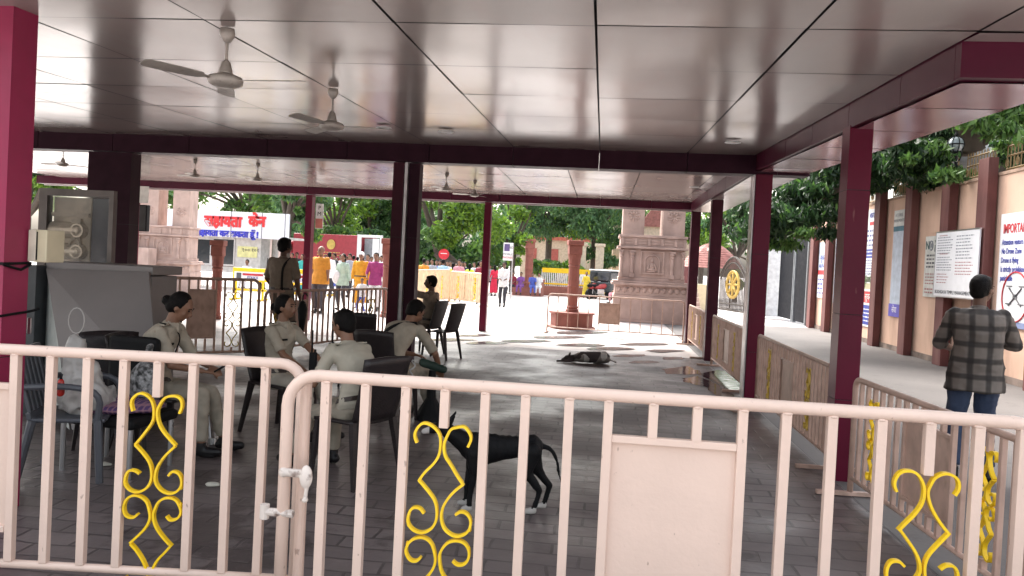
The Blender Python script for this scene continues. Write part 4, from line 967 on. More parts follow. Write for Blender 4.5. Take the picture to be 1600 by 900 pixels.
tree('leafy_tree',800,52,'light green tree left of the tall dark trees in the centre',blob(795,330,80,80,10,52,0)+blob(790,395,50,50,4,52,0),n=7000,size=.18)
tree('tall_tree',855,60,'tall blue-green tree in the centre with a thin forked trunk',blob(855,330,110,100,14,60,3)+blob(850,300,130,50,6,60,3),n=12000,size=.18,th=5,tr=.3,droop=.6)
tree('tall_tree',925,58,'tall dense green tree between the centre and the right stone pillar',blob(925,330,90,110,12,58,3)+blob(940,385,50,50,6,58,2),n=11000,size=.18,th=4,droop=.6)
tree('leafy_tree',985,66,'far green tree behind the right stone gate pillar',blob(985,350,110,110,10,66,1),n=5000,size=.25)
tree('leafy_tree',1095,52,'yellow-green tree between the right stone pillar and the pavilion posts',blob(1090,350,60,90,8,52,0),n=4500,size=.18)
tree('leafy_tree',1150,56,'soft green tree behind the red roofed hut',blob(1150,350,100,60,9,56,3),n=6000,size=.2)
tree('leafy_tree',1230,60,'far green tree behind the white pier',blob(1230,340,90,90,8,60,3),n=4000,size=.25)
tree('garden_shrub',872,52,'leafy garden shrubs inside the yellow picket fence',blob(870,425,70,25,9,52,0,dY=1.2),n=4000,size=.16,th=.6,tr=.06,group='garden shrubs',cat='shrub')
tree('garden_shrub',850,54,'pale fountain-like shrub rising beside the slender red post',blob(850,408,40,30,5,54,1,dY=.8),n=1800,size=.2,th=1,tr=.06,group='garden shrubs',cat='shrub')
tree('potted_shrub',824,46,'small bright shrub growing from the top of the slender red post',[(824,375,0,.45,.4,.3,0)],n=260,size=.16,th=.2,tr=.02,zb=3.0,group='garden shrubs',cat='shrub')
tree('garden_shrub',1143,44,'green bush seen through the arched gate',blob(1143,435,24,24,4,44,0,dY=.6),n=1500,size=.14,th=.8,tr=.06,group='garden shrubs',cat='shrub')
# backdrop trees farther back, filling between trunks
for i,(px,l) in enumerate(((460,'far tree mass behind the kiosk'),(600,'far tree behind the truck'),(700,'far dark tree behind the spreading bright tree'),(790,'far tree behind the crowd in the centre'),(900,'farthest tree behind the garden'),(1010,'farthest tree behind the twin shafts'),(1180,'farthest tree at the right end of the plaza'))):
    tree('distant_tree',px,80+i,l+', at the back of the plaza',blob(px,370,150,110,12,80,2,dY=3) if i<5 else blob(px,385,120,50,7,80,2),n=5000,size=.38,th=3,tr=.3)
# overhanging tree right
ov=empty('overhanging_tree',(8.3,17.3,0),0,'big dark tree behind the peach wall hanging its branches over the lane','tree')
f=Vector((0,0,4.6)); mb=MB(); mb.tube([(0,0,0),(0,.1,2.5),tuple(f)],[.42,.36,.34],12); mb.build('trunk',LBARK,ov,smooth=True)
def ol(px,py,Y): q=atY(px,py,Y); return (q.x-8.3,q.y-17.3,q.z)
mb=MB()
for path,r in (([(1518,232,17.3),(1505,195,17),(1475,185,17),(1440,215,18)],.2),([(1518,232,17.3),(1520,180,17),(1545,140,16),(1600,100,15)],.26),([(1518,232,17.3),(1450,240,18),(1380,262,19),(1300,300,19),(1235,325,19)],.17),([(1505,195,17),(1420,180,16),(1330,200,15),(1260,270,16)],.10),([(1518,230,17.3),(1560,205,17),(1610,180,16)],.16),([(1300,300,19),(1240,340,19),(1225,372,19)],.05)):
    pts=smooth_([ol(*p) for p in path],3); mb.tube(pts,[r*(1-.75*i/(len(pts)-1)) for i in range(len(pts))],8)
mb.build('branch',LBARK,ov,smooth=True)
oc=[]
def oblob(cx_,cy_,w_,h_,k,Y,r0,mi):
    for i in range(k):
        x,y,z=ol(cx_+random.uniform(-.5,.5)*w_,cy_+random.uniform(-.5,.5)*h_,Y+random.uniform(-1.5,1.5)); r=r0*random.uniform(.6,1.2); oc.append((x,y,z,r*1.2,r,r*.6,mi))
oblob(1235,330,130,70,16,18.5,.42,2); oblob(1235,372,50,30,5,18.5,.25,1); oblob(1320,275,120,60,14,18.5,.42,2); oblob(1410,255,110,60,12,17.5,.38,2); oblob(1390,205,90,30,6,17,.3,1); oblob(1180,345,60,50,7,20,.4,2)
oblob(1560,170,110,40,7,16,.35,1); oblob(1590,225,60,50,6,15.5,.3,1); oblob(1460,175,70,40,5,17,.25,2); oblob(1480,265,80,26,6,16.5,.25,1); oblob(1570,140,80,50,6,16,.4,2); oblob(1450,230,60,40,4,17,.22,1); oblob(1420,225,110,50,14,19.5,.4,2); oblob(1370,250,60,60,9,20,.4,2); oblob(1520,150,160,40,12,18.5,.42,2); oblob(1440,268,90,20,8,18,.25,2); oblob(1590,250,40,30,5,17.5,.3,2); oblob(1300,240,80,50,8,20,.4,2); oblob(1480,200,160,90,22,21,.5,2); oblob(1380,280,90,40,10,21,.4,2); oblob(1250,310,120,70,10,21.5,.45,2)
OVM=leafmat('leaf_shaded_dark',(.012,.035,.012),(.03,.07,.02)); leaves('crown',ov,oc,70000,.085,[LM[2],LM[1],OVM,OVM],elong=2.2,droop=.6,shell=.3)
# ================================================================== PEOPLE
def ik(a,c,l1,l2,hint):
    a=Vector(a);c=Vector(c);d=c-a;L=d.length
    if L>(l1+l2)*.998: c=a+d*((l1+l2)*.998/L); d=c-a; L=d.length
    x=(l1*l1-l2*l2+L*L)/(2*L); h=math.sqrt(max(l1*l1-x*x,0)); u=d.normalized(); hv=Vector(hint); hv=(hv-u*hv.dot(u)).normalized()
    return a+u*x+hv*h, c
def plaid(name,base,line,sc_=9.5):
    m=bpy.data.materials.new(name); m.use_nodes=True; N=m.node_tree.nodes; L=m.node_tree.links; b=N['Principled BSDF']; b.inputs['Roughness'].default_value=.85
    tc=N.new('ShaderNodeTexCoord'); prev=None
    mx0=N.new('ShaderNodeMix'); mx0.data_type='RGBA'; mx0.inputs[6].default_value=(*base,1); mx0.inputs[7].default_value=(*[c*.55 for c in base],1); out=mx0.outputs[2]
    nz=N.new('ShaderNodeTexNoise'); nz.inputs['Scale'].default_value=4; L.new(tc.outputs['Object'],nz.inputs[0]); L.new(nz.outputs[0],mx0.inputs[0])
    for ax,w_ in (('X',.22),('Z',.30)):
        wv=N.new('ShaderNodeTexWave'); wv.wave_type='BANDS'; wv.bands_direction=ax; wv.inputs['Scale'].default_value=sc_*.31; wv.inputs['Distortion'].default_value=.6; wv.inputs['Detail Scale'].default_value=1.5
        L.new(tc.outputs['Object'],wv.inputs['Vector']); r=N.new('ShaderNodeMapRange'); r.inputs[1].default_value=.62; r.inputs[2].default_value=.9; r.inputs[4].default_value=.8
        L.new(wv.outputs[0],r.inputs[0]); mx=N.new('ShaderNodeMix'); mx.data_type='RGBA'; mx.inputs[7].default_value=(*line,1); L.new(r.outputs[0],mx.inputs[0]); L.new(out,mx.inputs[6]); out=mx.outputs[2]
    L.new(out,b.inputs['Base Color']); return m
def cloth(name,c,**k): return mat(name,c,.85,var=.1,vscale=12,bump=.2,bscale=250,**k)
def person(label,loc,rz,Ht=1.7,ph=None,lean=0.,side=0.,twist=0.,wr=None,wl=None,ar=None,al=None,head=(0,0),shirt=None,pants=None,skin=None,hair='short',hairm=None,lod=0,group=None,female=False,sleeve='short',
           elbow=None,kneeh=None,tuck=True,skirt=False,shoes=True,shoem=None,belt=True,uniform=False,bulk=1.,curve=.04,scarf=None,fing=True,legs_hint=None,ankle_dir=None,bare=False):
    s=Ht/1.72; vox=(.009,.017,.03)[lod]; skin=skin or SKIN
    e=empty('person',loc,rz,label,'person',group)
    V=Vector; ph=(ph if ph is not None else .93*s)
    pel=V((0,0,ph)); sp=V((math.sin(side),math.sin(lean),math.cos(lean)*math.cos(side))).normalized()
    fwd0=V((0,1,0)); right=V((1,0,0)); fw=(fwd0-sp*fwd0.dot(sp)).normalized(); rt=fw.cross(sp).normalized()
    q=Quaternion(sp,twist); 
    T=.52*s
    def spine(t): # t 0..1
        return pel+sp*T*t - fw*curve*s*math.sin(math.pi*t)
    nb=spine(1.0); w_=bulk*s*(.93 if female else 1)
    prof=[(-.20,.11,.09),(-.06,.165,.115),(.10,.165,.115),(.25,.15,.105),(.42,.138,.10),(.6,.15,.112),(.78,.165,.115),(.90,.165,.10),(.97,.12,.08),(1.02,.06,.06)]
    if female: prof=[(-.20,.11,.09),(-.06,.178,.12),(.08,.178,.122),(.25,.15,.105),(.42,.132,.095),(.62,.146,.125),(.74,.158,.125),(.88,.158,.098),(.97,.115,.075),(1.02,.055,.055)]
    def rings(t0,t1,g,wf=1):
        out=[]; 
        ts=sorted(set([t0,t1]+[p[0] for p in prof if t0<p[0]<t1]))
        for t in ts:
            a=np.interp(t,[p[0] for p in prof],[p[1] for p in prof]); b=np.interp(t,[p[0] for p in prof],[p[2] for p in prof])
            f=max(min(t,1),0); qq=Quaternion(sp,twist*f); xa=qq@rt; ya=qq@fw
            out.append((spine(t) if t>=0 else pel+V((0,0,1)).lerp(sp,.5)*T*t,(a*w_*wf+g),(b*w_*wf+g),xa,ya))
        return out
    xs_=q@rt; ys_=q@fw
    shw=.175*s*(.9 if female else 1)*(1+.3*(bulk-1)); sh={1:nb-sp*.055*s+xs_*shw,-1:nb-sp*.055*s-xs_*shw}
    hip={1:pel+V((.092*s,0,-.03*s)),-1:pel+V((-.092*s,0,-.03*s))}
    ua,fa=.29*s,.25*s; th,sn=.43*s,.42*s
    wr_=wr or (.27,.03,.80 if ph>.7 else .6); wl_=wl or (-.27,.03,.80 if ph>.7 else .6)
    W={1:V(wr_)*1.0,-1:V(wl_)*1.0}; EL={}
    eh=elbow or ((.5,-.6,-.6),(-.5,-.6,-.6))
    for k,i in ((1,0),(-1,1)): EL[k],W[k]=ik(sh[k],W[k],ua,fa,eh[i])
    A={1:V(ar or (.10,.0,.085)),-1:V(al or (-.10,.0,.085))}; KN={}
    for k in (1,-1): KN[k],A[k]=ik(hip[k],A[k],th,sn,(kneeh[0 if k==1 else 1] if kneeh else (0,1,.25)))
    # head
    hp,hy=head; qh=Quaternion(V((0,0,1)),hy)@Quaternion(V((1,0,0)),-hp); hu=(sp*.55+V((0,0,1))*.45).normalized()
    qb=hu.to_track_quat('Z','Y'); up=(qh@V((0,0,1))).normalized(); up=(hu*.4+up*.6).normalized(); hf=qh@V((0,1,0)); hf=(hf-up*hf.dot(up)).normalized(); hr=hf.cross(up).normalized()
    HM=Matrix((hr,hf,up)).transposed(); neckt=nb+hu*.07*s+hf*.008; hc=neckt+up*.105*s+hf*.018*s
    def hp_(x,y,z): return hc+HM@V((x*s,y*s,z*s))
    b=MB(); n=12 if lod==0 else 8
    b.loft(rings(-.2,1.02,0),18 if lod==0 else 12)
    b.cap(nb-hu*.03*s,neckt+up*.05*s,.056*s,.05*s,n)
    for k in (1,-1):
        b.cap(sh[k],EL[k],.046*w_,.037*w_,n); b.cap(EL[k],W[k],.037*w_,.024*s,n)
        b.ell(sh[k],(.05*w_,.05*w_,.055*w_))
        b.cap(hip[k],KN[k],.082*w_,.052*w_,n); b.cap(KN[k],A[k],.052*w_,.034*s,n); 
        toe=A[k]+V(((ankle_dir or (0,1))[0],(ankle_dir or (0,1))[1],0)).normalized()*.15*s; 
        b.cap(A[k]-V((0,0,.045*s)),toe-V((0,0,.055*s)),.034*s,.026*s,n)
    hs_=.95
    b.ell(hc+up*.012*s,(.074*s,.093*s,.098*s),HM); b.ell(hp_(0,.028,-.045),(.055*s,.064*s,.068*s),HM); b.ell(hp_(0,.06,-.085),(.024*s,.022*s,.02*s),HM)
    b.cap(hp_(0,.088,.012),hp_(0,.108,-.028),.010*s,.015*s,8); b.ell(hp_(0,.088,-.055),(.024*s,.012*s,.010*s),HM)
    for k in (1,-1):
        b.ell(hp_(.073*k,-.005,-.015),(.010*s,.018*s,.030*s),HM); b.ell(hp_(.03*k,.078,.028),(.022*s,.012*s,.009*s),HM); b.ell(hp_(.04*k,.062,-.03),(.022*s,.02*s,.022*s),HM)
    if fing:
        for k in (1,-1):
            d=(W[k]-EL[k]).normalized(); sd_=d.cross(V((0,0,1))); sd_=sd_.normalized() if sd_.length>.1 else V((1,0,0)); pn=sd_.cross(d).normalized()
            for j in range(4):
                o_=(j-1.5)*.019*s; pb=W[k]+d*.02*s+sd_*o_*.7; kn_=W[k]+d*.085*s+sd_*o_; b.cap(pb,kn_,.013*s,.011*s,7)
                L1=(.036,.042,.040,.030)[j]*s; dd=(d-pn*.45).normalized(); m1=kn_+dd*L1; b.cap(kn_,m1,.0085*s,.008*s,7,2); dd=(d-pn*1.3).normalized(); b.cap(m1,m1+dd*L1*.8,.008*s,.007*s,7,2)
            inner=sd_*(-1 if sd_.dot(V((k,0,0)))>0 else 1); t0=W[k]+d*.03*s+inner*.02*s; t1=t0+(d+inner*.9).normalized()*.045*s; b.cap(t0,t1,.012*s,.010*s,7); b.cap(t1,t1+(d-pn*.4+inner*.1).normalized()*.032*s,.010*s,.008*s,7)
    b.build('body',skin,e,remesh=vox,sm_it=2 if lod==0 else 1)
    if lod<2:
        for k in (1,-1): MB().ell(hp_(.031*k,.083,.008),(.013*s,.009*s,.008*s),HM,n=10,m=6).build('eye',mat('eye_dark',(.03,.02,.02),.2),e,smooth=True)
        mb=MB()
        for k in (1,-1): mb.tube([hp_(.014*k,.094,.026),hp_(.032*k,.094,.033),hp_(.05*k,.08,.026)],.0035*s,5)
        mb.build('eyebrows',HAIR,e)
        MB().ell(hp_(0,.0975,-.053),(.022*s,.006*s,.006*s),HM,n=10,m=6).build('lips',mat('lip_brown',(.22,.07,.06),.45),e,smooth=True)
    # hair
    hm=hairm or HAIR; b=MB(); b.ell(hp_(0,-.022,.022),(.086*s,.098*s,.104*s),HM)
    if hair=='bun': b.ell(hp_(0,-.13,-.012),(.045*s,.042*s,.045*s),HM); b.ell(hp_(0,-.06,-.03),(.075*s,.06*s,.06*s),HM)
    elif hair=='short': b.ell(hp_(0,.028,.085),(.06*s,.05*s,.028*s),HM); b.ell(hp_(0,-.055,-.03),(.07*s,.05*s,.06*s),HM)
    elif hair=='fluffy': b.ell(hp_(0,-.02,.03),(.098*s,.108*s,.11*s),HM); b.ell(hp_(0,.03,.085),(.07*s,.055*s,.04*s),HM); b.ell(hp_(0,-.055,-.03),(.08*s,.06*s,.06*s),HM)
    elif hair=='long': b.ell(hp_(0,-.05,-.06),(.085*s,.06*s,.12*s),HM); b.cap(hp_(0,-.07,-.1),nb-sp*.15*s-ys_*.11*s,.06*s,.035*s)
    if hair!='bald': b.build('hair',hm,e,remesh=max(vox,.01),sm_it=2,wrinkle=.004 if lod<2 else 0)
    if hair=='cap': MB().ell(hp_(0,-.012,.045),(.092*s,.106*s,.082*s),HM).build('cap',WHITE,e,smooth=True)
    # shirt
    g=.013*s+.004; b=MB(); t0=(-.02 if tuck else -.30)
    rr=rings(max(t0,-.2),1.0,g); 
    if not tuck:
        c=rings(-.06,0,g)[0]; base_=pel-V((0,0,(.17 if ph>.7 else .07)*s)); rr=[(base_,c[1]*1.04+.022,c[2]*1.04+.026,c[3],c[4]),(base_+V((0,0,.08*s)),c[1]*1.03+.018,c[2]*1.03+.022,c[3],c[4])]+rings(0,1.0,g+.012)
    if skirt:
        bot=V((0,.02,.18*s)); rr=[(bot,.24*s,.2*s,rt,fwd0),(bot+V((0,0,.35*s)),.21*s,.17*s,rt,fwd0)]+rings(-.1,1.0,g)
    b.loft(rr,20 if lod==0 else 12)
    b.cap(nb-sp*.02,nb+hu*.03*s,.073*s,.062*s,10,3,(0,1))
    for k in (1,-1):
        b.ell(sh[k],(.058*w_,.058*w_,.06*w_))
        if sleeve=='short': b.cap(sh[k],sh[k].lerp(EL[k],.88),.060*w_,.056*w_,n,3,(0,1))
        else:
            b.cap(sh[k],EL[k],.060*w_,.050*w_,n); f=.85 if sleeve=='long' else .35; b.cap(EL[k],EL[k].lerp(W[k],f),.050*w_,.040*s,n,3,(0,1))
    o=b.build('shirt' if not skirt else 'dress',shirt or WHITE,e,remesh=max(vox,.011),sm_it=2,wrinkle=.015 if lod==0 else (.006 if lod==1 else 0))
    # trousers
    if not skirt:
        b=MB(); b.loft(rings(-.2,.10,.008),16)
        for k in (1,-1):
            b.ell(hip[k],(.096*w_,.1*w_,.1*w_)); b.cap(hip[k],KN[k],.094*w_,.070*w_,n); b.cap(KN[k],A[k]+(KN[k]-A[k]).normalized()*.04*s,.070*w_,.056*w_,n,3,(0,1))
        b.build('trousers',pants or cloth('charcoal_cloth',(.06,.06,.07)),e,remesh=max(vox,.011),sm_it=2,wrinkle=.013 if lod==0 else (.005 if lod==1 else 0))
    if belt and tuck and lod<2:
        r=rings(.10,.17,g+.004); b=MB(); b.loft(r,22); b.build('belt',mat('belt_leather',(.035,.022,.018),.4),e)
    if shoes:
        for k in (1,-1):
            ad=V(((ankle_dir or (0,1))[0],(ankle_dir or (0,1))[1],0)).normalized(); b=MB(); base=A[k]-V((0,0,.045*s)); b.cap(base-ad*.03*s,base+ad*.15*s,.042*s,.036*s,8); b.cap(A[k]-V((0,0,.04)),A[k]+V((0,0,.03*s)),.046*s,.044*s,8,3,(0,1))
            z0=A[k].z-.085*s; b.cbox(base+ad*.06*s-V((0,0,.034*s)),(.07*s,.12*s,.02*s)); b.build('shoe',shoem or SHOE,e,remesh=max(vox,.011),sm_it=1)
    if uniform:
        for k in (1,-1):
            c=(sh[k]+nb)*.5+sp*.035*s; M=Matrix((xs_,ys_,sp)).transposed(); mb=MB()
            vs=[]; mb.cbox((0,0,0),(.10*s,.045*s,.012)); mb.v=[tuple(sh[k]+sp*.062*s-xs_*k*.035*s+M@V(v)) for v in mb.v]; mb.build('epaulette',shirt,e)
            mb=MB(); mb.cbox((0,0,.008),(.018*s,.05*s,.010)); mb.v=[tuple(sh[k]+sp*.063*s-xs_*k*.005*s+M@V(v)) for v in mb.v]; mb.build('rank_band',BLACK,e)
        M=Matrix((xs_,ys_,sp)).transposed(); mb=MB(); mb.cbox((0,0,0),(.075*s,.012,.018*s)); c=spine(.72)+ys_*(.142*w_)+xs_*.075*s; mb.v=[tuple(c+M@V(v)) for v in mb.v]; mb.build('name_plate',BLACK,e)
        for k in (1,-1):
            mb=MB(); p0=nb+hu*.02*s; mb.add([p0+xs_*k*.06*s+ys_*.0*s+hu*.012,p0+xs_*k*.012*s+ys_*.078*s-hu*.0*s,p0+xs_*k*.045*s+ys_*.098*s-hu*.06*s,p0+xs_*k*.088*s+ys_*.06*s-hu*.02*s],[(0,1,2,3)])
            o=mb.build('collar',shirt,e); md=o.modifiers.new('s','SOLIDIFY'); md.thickness=.006
    e['_n']=0; del e['_n']
    return e,dict(nb=nb,sp=sp,sh=sh,W=W,EL=EL,hc=hc,pel=pel,ys=ys_,xs=xs_,KN=KN,A=A,spine=spine,hu=hu)
def strap(e,pts,w_,m,name='strap'):
    mb=MB(); mb.tube(smooth_([tuple(p) for p in pts],3),w_,6); return mb.build(name,m,e)
def gxy(px,py,z=0):
    p=atz(px,py,z); return (p.x,p.y,0)
PANTK=mat('khaki_trouser_cloth',(.33,.29,.23),.85,var=.08,vscale=14,bump=.2,bscale=280)
# A : woman looking down
pA=gxy(243,606,.5)
eA_,dA=person('woman police officer with a hair bun sitting at the left, looking down at her hands',pA,R(-84),1.62,ph=.53,lean=.20,curve=.07,head=(.75,0.05),hair='bun',shirt=KHAKI,pants=PANTK,uniform=True,female=True,
   wr=(.05,.38,.66),wl=(-.07,.40,.68),ar=(.10,.42,.085),al=(-.15,.50,.085),elbow=((.7,-.3,-.7),(-.7,-.3,-.7)))
strap(eA_,[dA['nb']+dA['xs']*.05,dA['nb']+dA['ys']*.11-dA['sp']*.06,dA['spine'](.55)+dA['ys']*.16+dA['xs']*.02,dA['spine'](.3)+dA['ys']*.15],.006,BLACK,'lanyard')
MB().cbox((0,0,0),(.07,.13,.012)).build('o',BLACK)  # mobile phone made below
o=COL.objects['o']; o.name='mobile_phone'; o.location=Vector(pA)+Matrix.Rotation(R(-84),3,'Z')@Vector((-.01,.52,.69)); o.rotation_euler=(R(35),0,R(-84)); tag(o,'black mobile phone in the hands of the woman looking down','phone')
# B : woman facing right
pB=gxy(440,588,.5)
eB_,dB=person('woman police officer with tied hair sitting upright and looking to the right',pB,R(-112),1.56,ph=.50,lean=-.03,head=(.02,.22),hair='bun',shirt=KHAKI,pants=mat('light_khaki_trousers',(.42,.38,.32),.85,var=.08,bump=.2,bscale=280),uniform=True,female=True,
   wr=(.13,.36,.62),wl=(-.06,.42,.66),ar=(.12,.46,.085),al=(-.10,.50,.085),skin=SKIN)
# C : back view, facing left/away
pC=gxy(556,640,.5)
eC_,dC=person('police officer in khaki seen from behind, sitting on the chair with the tall brown back',pC,R(52),1.56,ph=.51,lean=.30,curve=.08,head=(.3,.25),hair='short',shirt=mat('khaki_shirt_pale',(.46,.42,.34),.85,var=.08,bump=.2,bscale=280),pants=PANTK,uniform=True,female=True,
   wr=(.10,.38,.66),wl=(-.20,.40,.66),ar=(.10,.42,.085),al=(-.22,.52,.085))
# D : back with dark cross strap leaning forward
pD=gxy(606,580,.5)
eD_,dD=person('officer with a dark cross strap, leaning forward on a chair',pD,R(-22),1.68,ph=.53,lean=.62,curve=.08,head=(.75,-.3),hair='short',shirt=KHAKI,pants=PANTK,uniform=False,
   wr=(.24,.55,.50),wl=(-.05,.5,.62),ar=(.18,.50,.085),al=(-.10,.45,.085),elbow=((.8,-.2,-.3),(-.8,-.2,-.3)))
strap(eD_,[dD['nb']+dD['xs']*.09+dD['sp']*.03,dD['spine'](.85)-dD['ys']*.125+dD['xs']*.04,dD['spine'](.6)-dD['ys']*.145-dD['xs']*.05,dD['spine'](.25)-dD['ys']*.12-dD['xs']*.14],.016,BLACK,'cross_strap')
# E : far seated, arm stretched left
pE=gxy(667,507,.5)
eE_,dE=person('officer sitting far back with one arm stretched out to the double post',pE,R(72),1.70,ph=.54,lean=-.12,curve=.02,head=(.05,.5),hair='short',shirt=KHAKI2,pants=cloth('brown_khaki_trousers',(.14,.11,.085)),skin=SKIND,
   wr=(.22,.36,.82),wl=(-.22,.52,1.12),ar=(.12,.42,.085),al=(-.12,.48,.085),lod=0,elbow=((.5,-.6,-.6),(-.3,-.2,-.9)))
strap(eE_,[dE['sh'][-1]+dE['sp']*.05,dE['spine'](.8)-dE['ys']*.14,dE['spine'](.5)-dE['ys']*.12+dE['xs']*.16],.014,BLACK,'cross_strap')
# F : standing officer, back
q=atY(443,400,11.75)
eF_,dF=person('standing officer in brown khaki seen from behind, beyond the left barricades',(q.x,11.75,0),R(-12),1.80,head=(-.02,-.45),hair='fluffy',shirt=KHAKI2,pants=cloth('brown_khaki_trousers',(.14,.11,.085)),skin=SKIND,bulk=1.12,
   wr=(.30,.06,.86),wl=(-.27,.2,.98),sleeve='short',elbow=((.6,-.5,-.3),(-.8,-.3,-.4)))
strap(eF_,[dF['sh'][1]+dF['sp']*.06-dF['xs']*.06,dF['spine'](.8)-dF['ys']*.155+dF['xs']*.13,dF['spine'](.5)-dF['ys']*.165+dF['xs']*.13,dF['spine'](.1)-dF['ys']*.165+dF['xs']*.12],.02,BLACK,'strap')
# G : checked shirt man
pG=gxy(1514,750)
CHK=plaid('checked_shirt_cloth',(.21,.18,.16),(.018,.015,.015),7.5)
eG_,dG=person('man in a grey checked shirt and dark jeans standing in the lane, back turned',pG,R(-14),1.70,lean=.02,head=(.05,-.75),hair='short',shirt=CHK,pants=mat('dark_jeans',(.022,.035,.075),.8,var=.2,vscale=5,bump=.2,bscale=280,col2=(.05,.075,.14)),skin=SKIND,tuck=False,belt=False,sleeve='mid',bulk=1.1,
   wr=(.14,.30,1.14),wl=(-.12,.30,1.06),ar=(.13,.02,.085),al=(-.13,-.03,.085),elbow=((.9,-.5,-.5),(-.9,-.6,-.4)))
MB().cbox((0,0,0),(.07,.14,.01)).build('mobile_phone',BLACK,loc=Vector(pG)+Matrix.Rotation(R(-14),3,'Z')@Vector((.12,.44,1.18))).rotation_euler=(R(50),0,R(-14)); tag(COL.objects[[o.name for o in COL.objects if o.name.startswith('mobile_phone')][-1]],'dark mobile phone held by the man in the checked shirt','phone')
# ------------------------------------------------ far crowd
Cc=dict(orange=(.62,.26,.03),saff=(.66,.30,.02),green=(.42,.55,.45),mag=(.32,.04,.16),white=(.75,.75,.76),blue=(.08,.12,.45),red=(.60,.02,.06),yellow=(.72,.55,.05),purple=(.22,.08,.30),lime=(.55,.70,.05),grey=(.35,.36,.40),sky=(.35,.55,.68),pink=(.60,.28,.33),dark=(.04,.04,.05),maroon=(.25,.03,.05),teal=(.05,.40,.38))
def cm(n): return cloth('cloth_'+n,Cc[n])
def at_head(px,py,Ht,Y): # ground spot for a standing person at depth Y
    q=atY(px,py,Y); return (q.x,Y,max(gz(Y),q.z-Ht) if False else gz(Y))
def fp(px,Y,rz,label,**k):
    q=atY(px,420,Y); return person(label,(q.x,Y,gz(Y)),R(rz),lod=k.pop('lod',1),fing=False,**k)
fp(501,20.5,165,'bald stout man in an orange t-shirt near the left rear post',Ht=1.78,hair='cap_none',hairm=SKIN,shirt=cm('orange'),pants=cloth('dark_trousers',(.07,.06,.07)),bulk=1.3,tuck=False,belt=False)
fp(536,22.0,170,'woman in a pale green top with a white bag on her shoulder',Ht=1.62,hair='long',female=True,shirt=cm('green'),pants=cm('dark'),tuck=False,belt=False,sleeve='long')
fp(564,23.0,180,'monk in saffron robes with a white cap',Ht=1.70,hair='cap',hairm=WHITE,shirt=cm('saff'),skirt=True,sleeve='long',bulk=1.15,shoes=False)
fp(587,22.5,185,'man in a magenta shirt and pale trousers beside the saffron robed monk',Ht=1.70,hair='short',shirt=cm('mag'),pants=cm('white'),tuck=False,belt=False,sleeve='mid',wr=(.2,.22,.95))
fp(567,20.5,178,'small child in a white and blue shirt in front of the monk',Ht=1.0,hair='short',shirt=cm('white'),pants=cm('blue'),tuck=False,belt=False,lod=2)
fp(788,29.0,178,'man in a long white shirt walking on the bright plaza',Ht=1.66,hair='short',shirt=cm('white'),pants=cm('dark'),tuck=False,belt=False,sleeve='mid',wr=(.05,.25,1.0),wl=(-.05,.25,1.0),skin=SKIND,al=(-.08,.12,.085))
fp(773,42.0,30,'woman in a long red dress walking away behind the rear post',Ht=1.66,hair='long',female=True,shirt=cm('red'),skirt=True,sleeve='mid')
# white shoulder bag of the green woman
q=atY(526,440,22); b=MB(); b.ell((q.x,21.95,.95),(.13,.09,.2)); b.tube([(q.x,21.95,1.1),(q.x+.1,21.95,1.38),(q.x+.02,22.05,1.1)],.012,5); tag(b.build('shoulder_bag',cm('white'),remesh=.02),'white cloth bag at the side of the woman in pale green','bag')
P0=[]
def proto(**k): e,_=person('x',(0,0,0),0,lod=2,fing=False,belt=False,**k); return e
pr=[proto(Ht=1.68,shirt=cm('white'),pants=cm('grey'),tuck=False,sleeve='mid'),
    proto(Ht=1.7,shirt=cm('white'),pants=cm('grey'),tuck=False,sleeve='long',wr=(.18,.25,1.0),al=(-.1,.22,.085),ar=(.1,-.15,.085)),
    proto(Ht=1.58,shirt=cm('white'),skirt=True,female=True,hair='long',sleeve='mid'),
    proto(Ht=1.66,shirt=cm('white'),pants=cm('grey'),ph=.5,ar=(.12,.42,.085),al=(-.12,.4,.085),wr=(.15,.35,.6),wl=(-.15,.35,.6),tuck=False)]
used=set()
def crowd(k,px,Y,rz,top,bot,label,z=None,grp='visitors in the crowd on the plaza'):
    if k not in used: c=pr[k]; used.add(k)
    else: c=copy_tree(pr[k])
    q=atY(px,420,Y); c.location=(q.x,Y,gz(Y) if z is None else z); c.rotation_euler[2]=R(rz); c['label']=label; c['group']=grp
    for o in kids(c):
        for s_ in o.material_slots:
            base=s_.material.name if s_.material else ''
            if o.name.split('.')[0] in ('shirt','dress'): s_.link='OBJECT'; s_.material=cm(top)
            elif o.name.split('.')[0]=='trousers': s_.link='OBJECT'; s_.material=cm(bot)
    return c
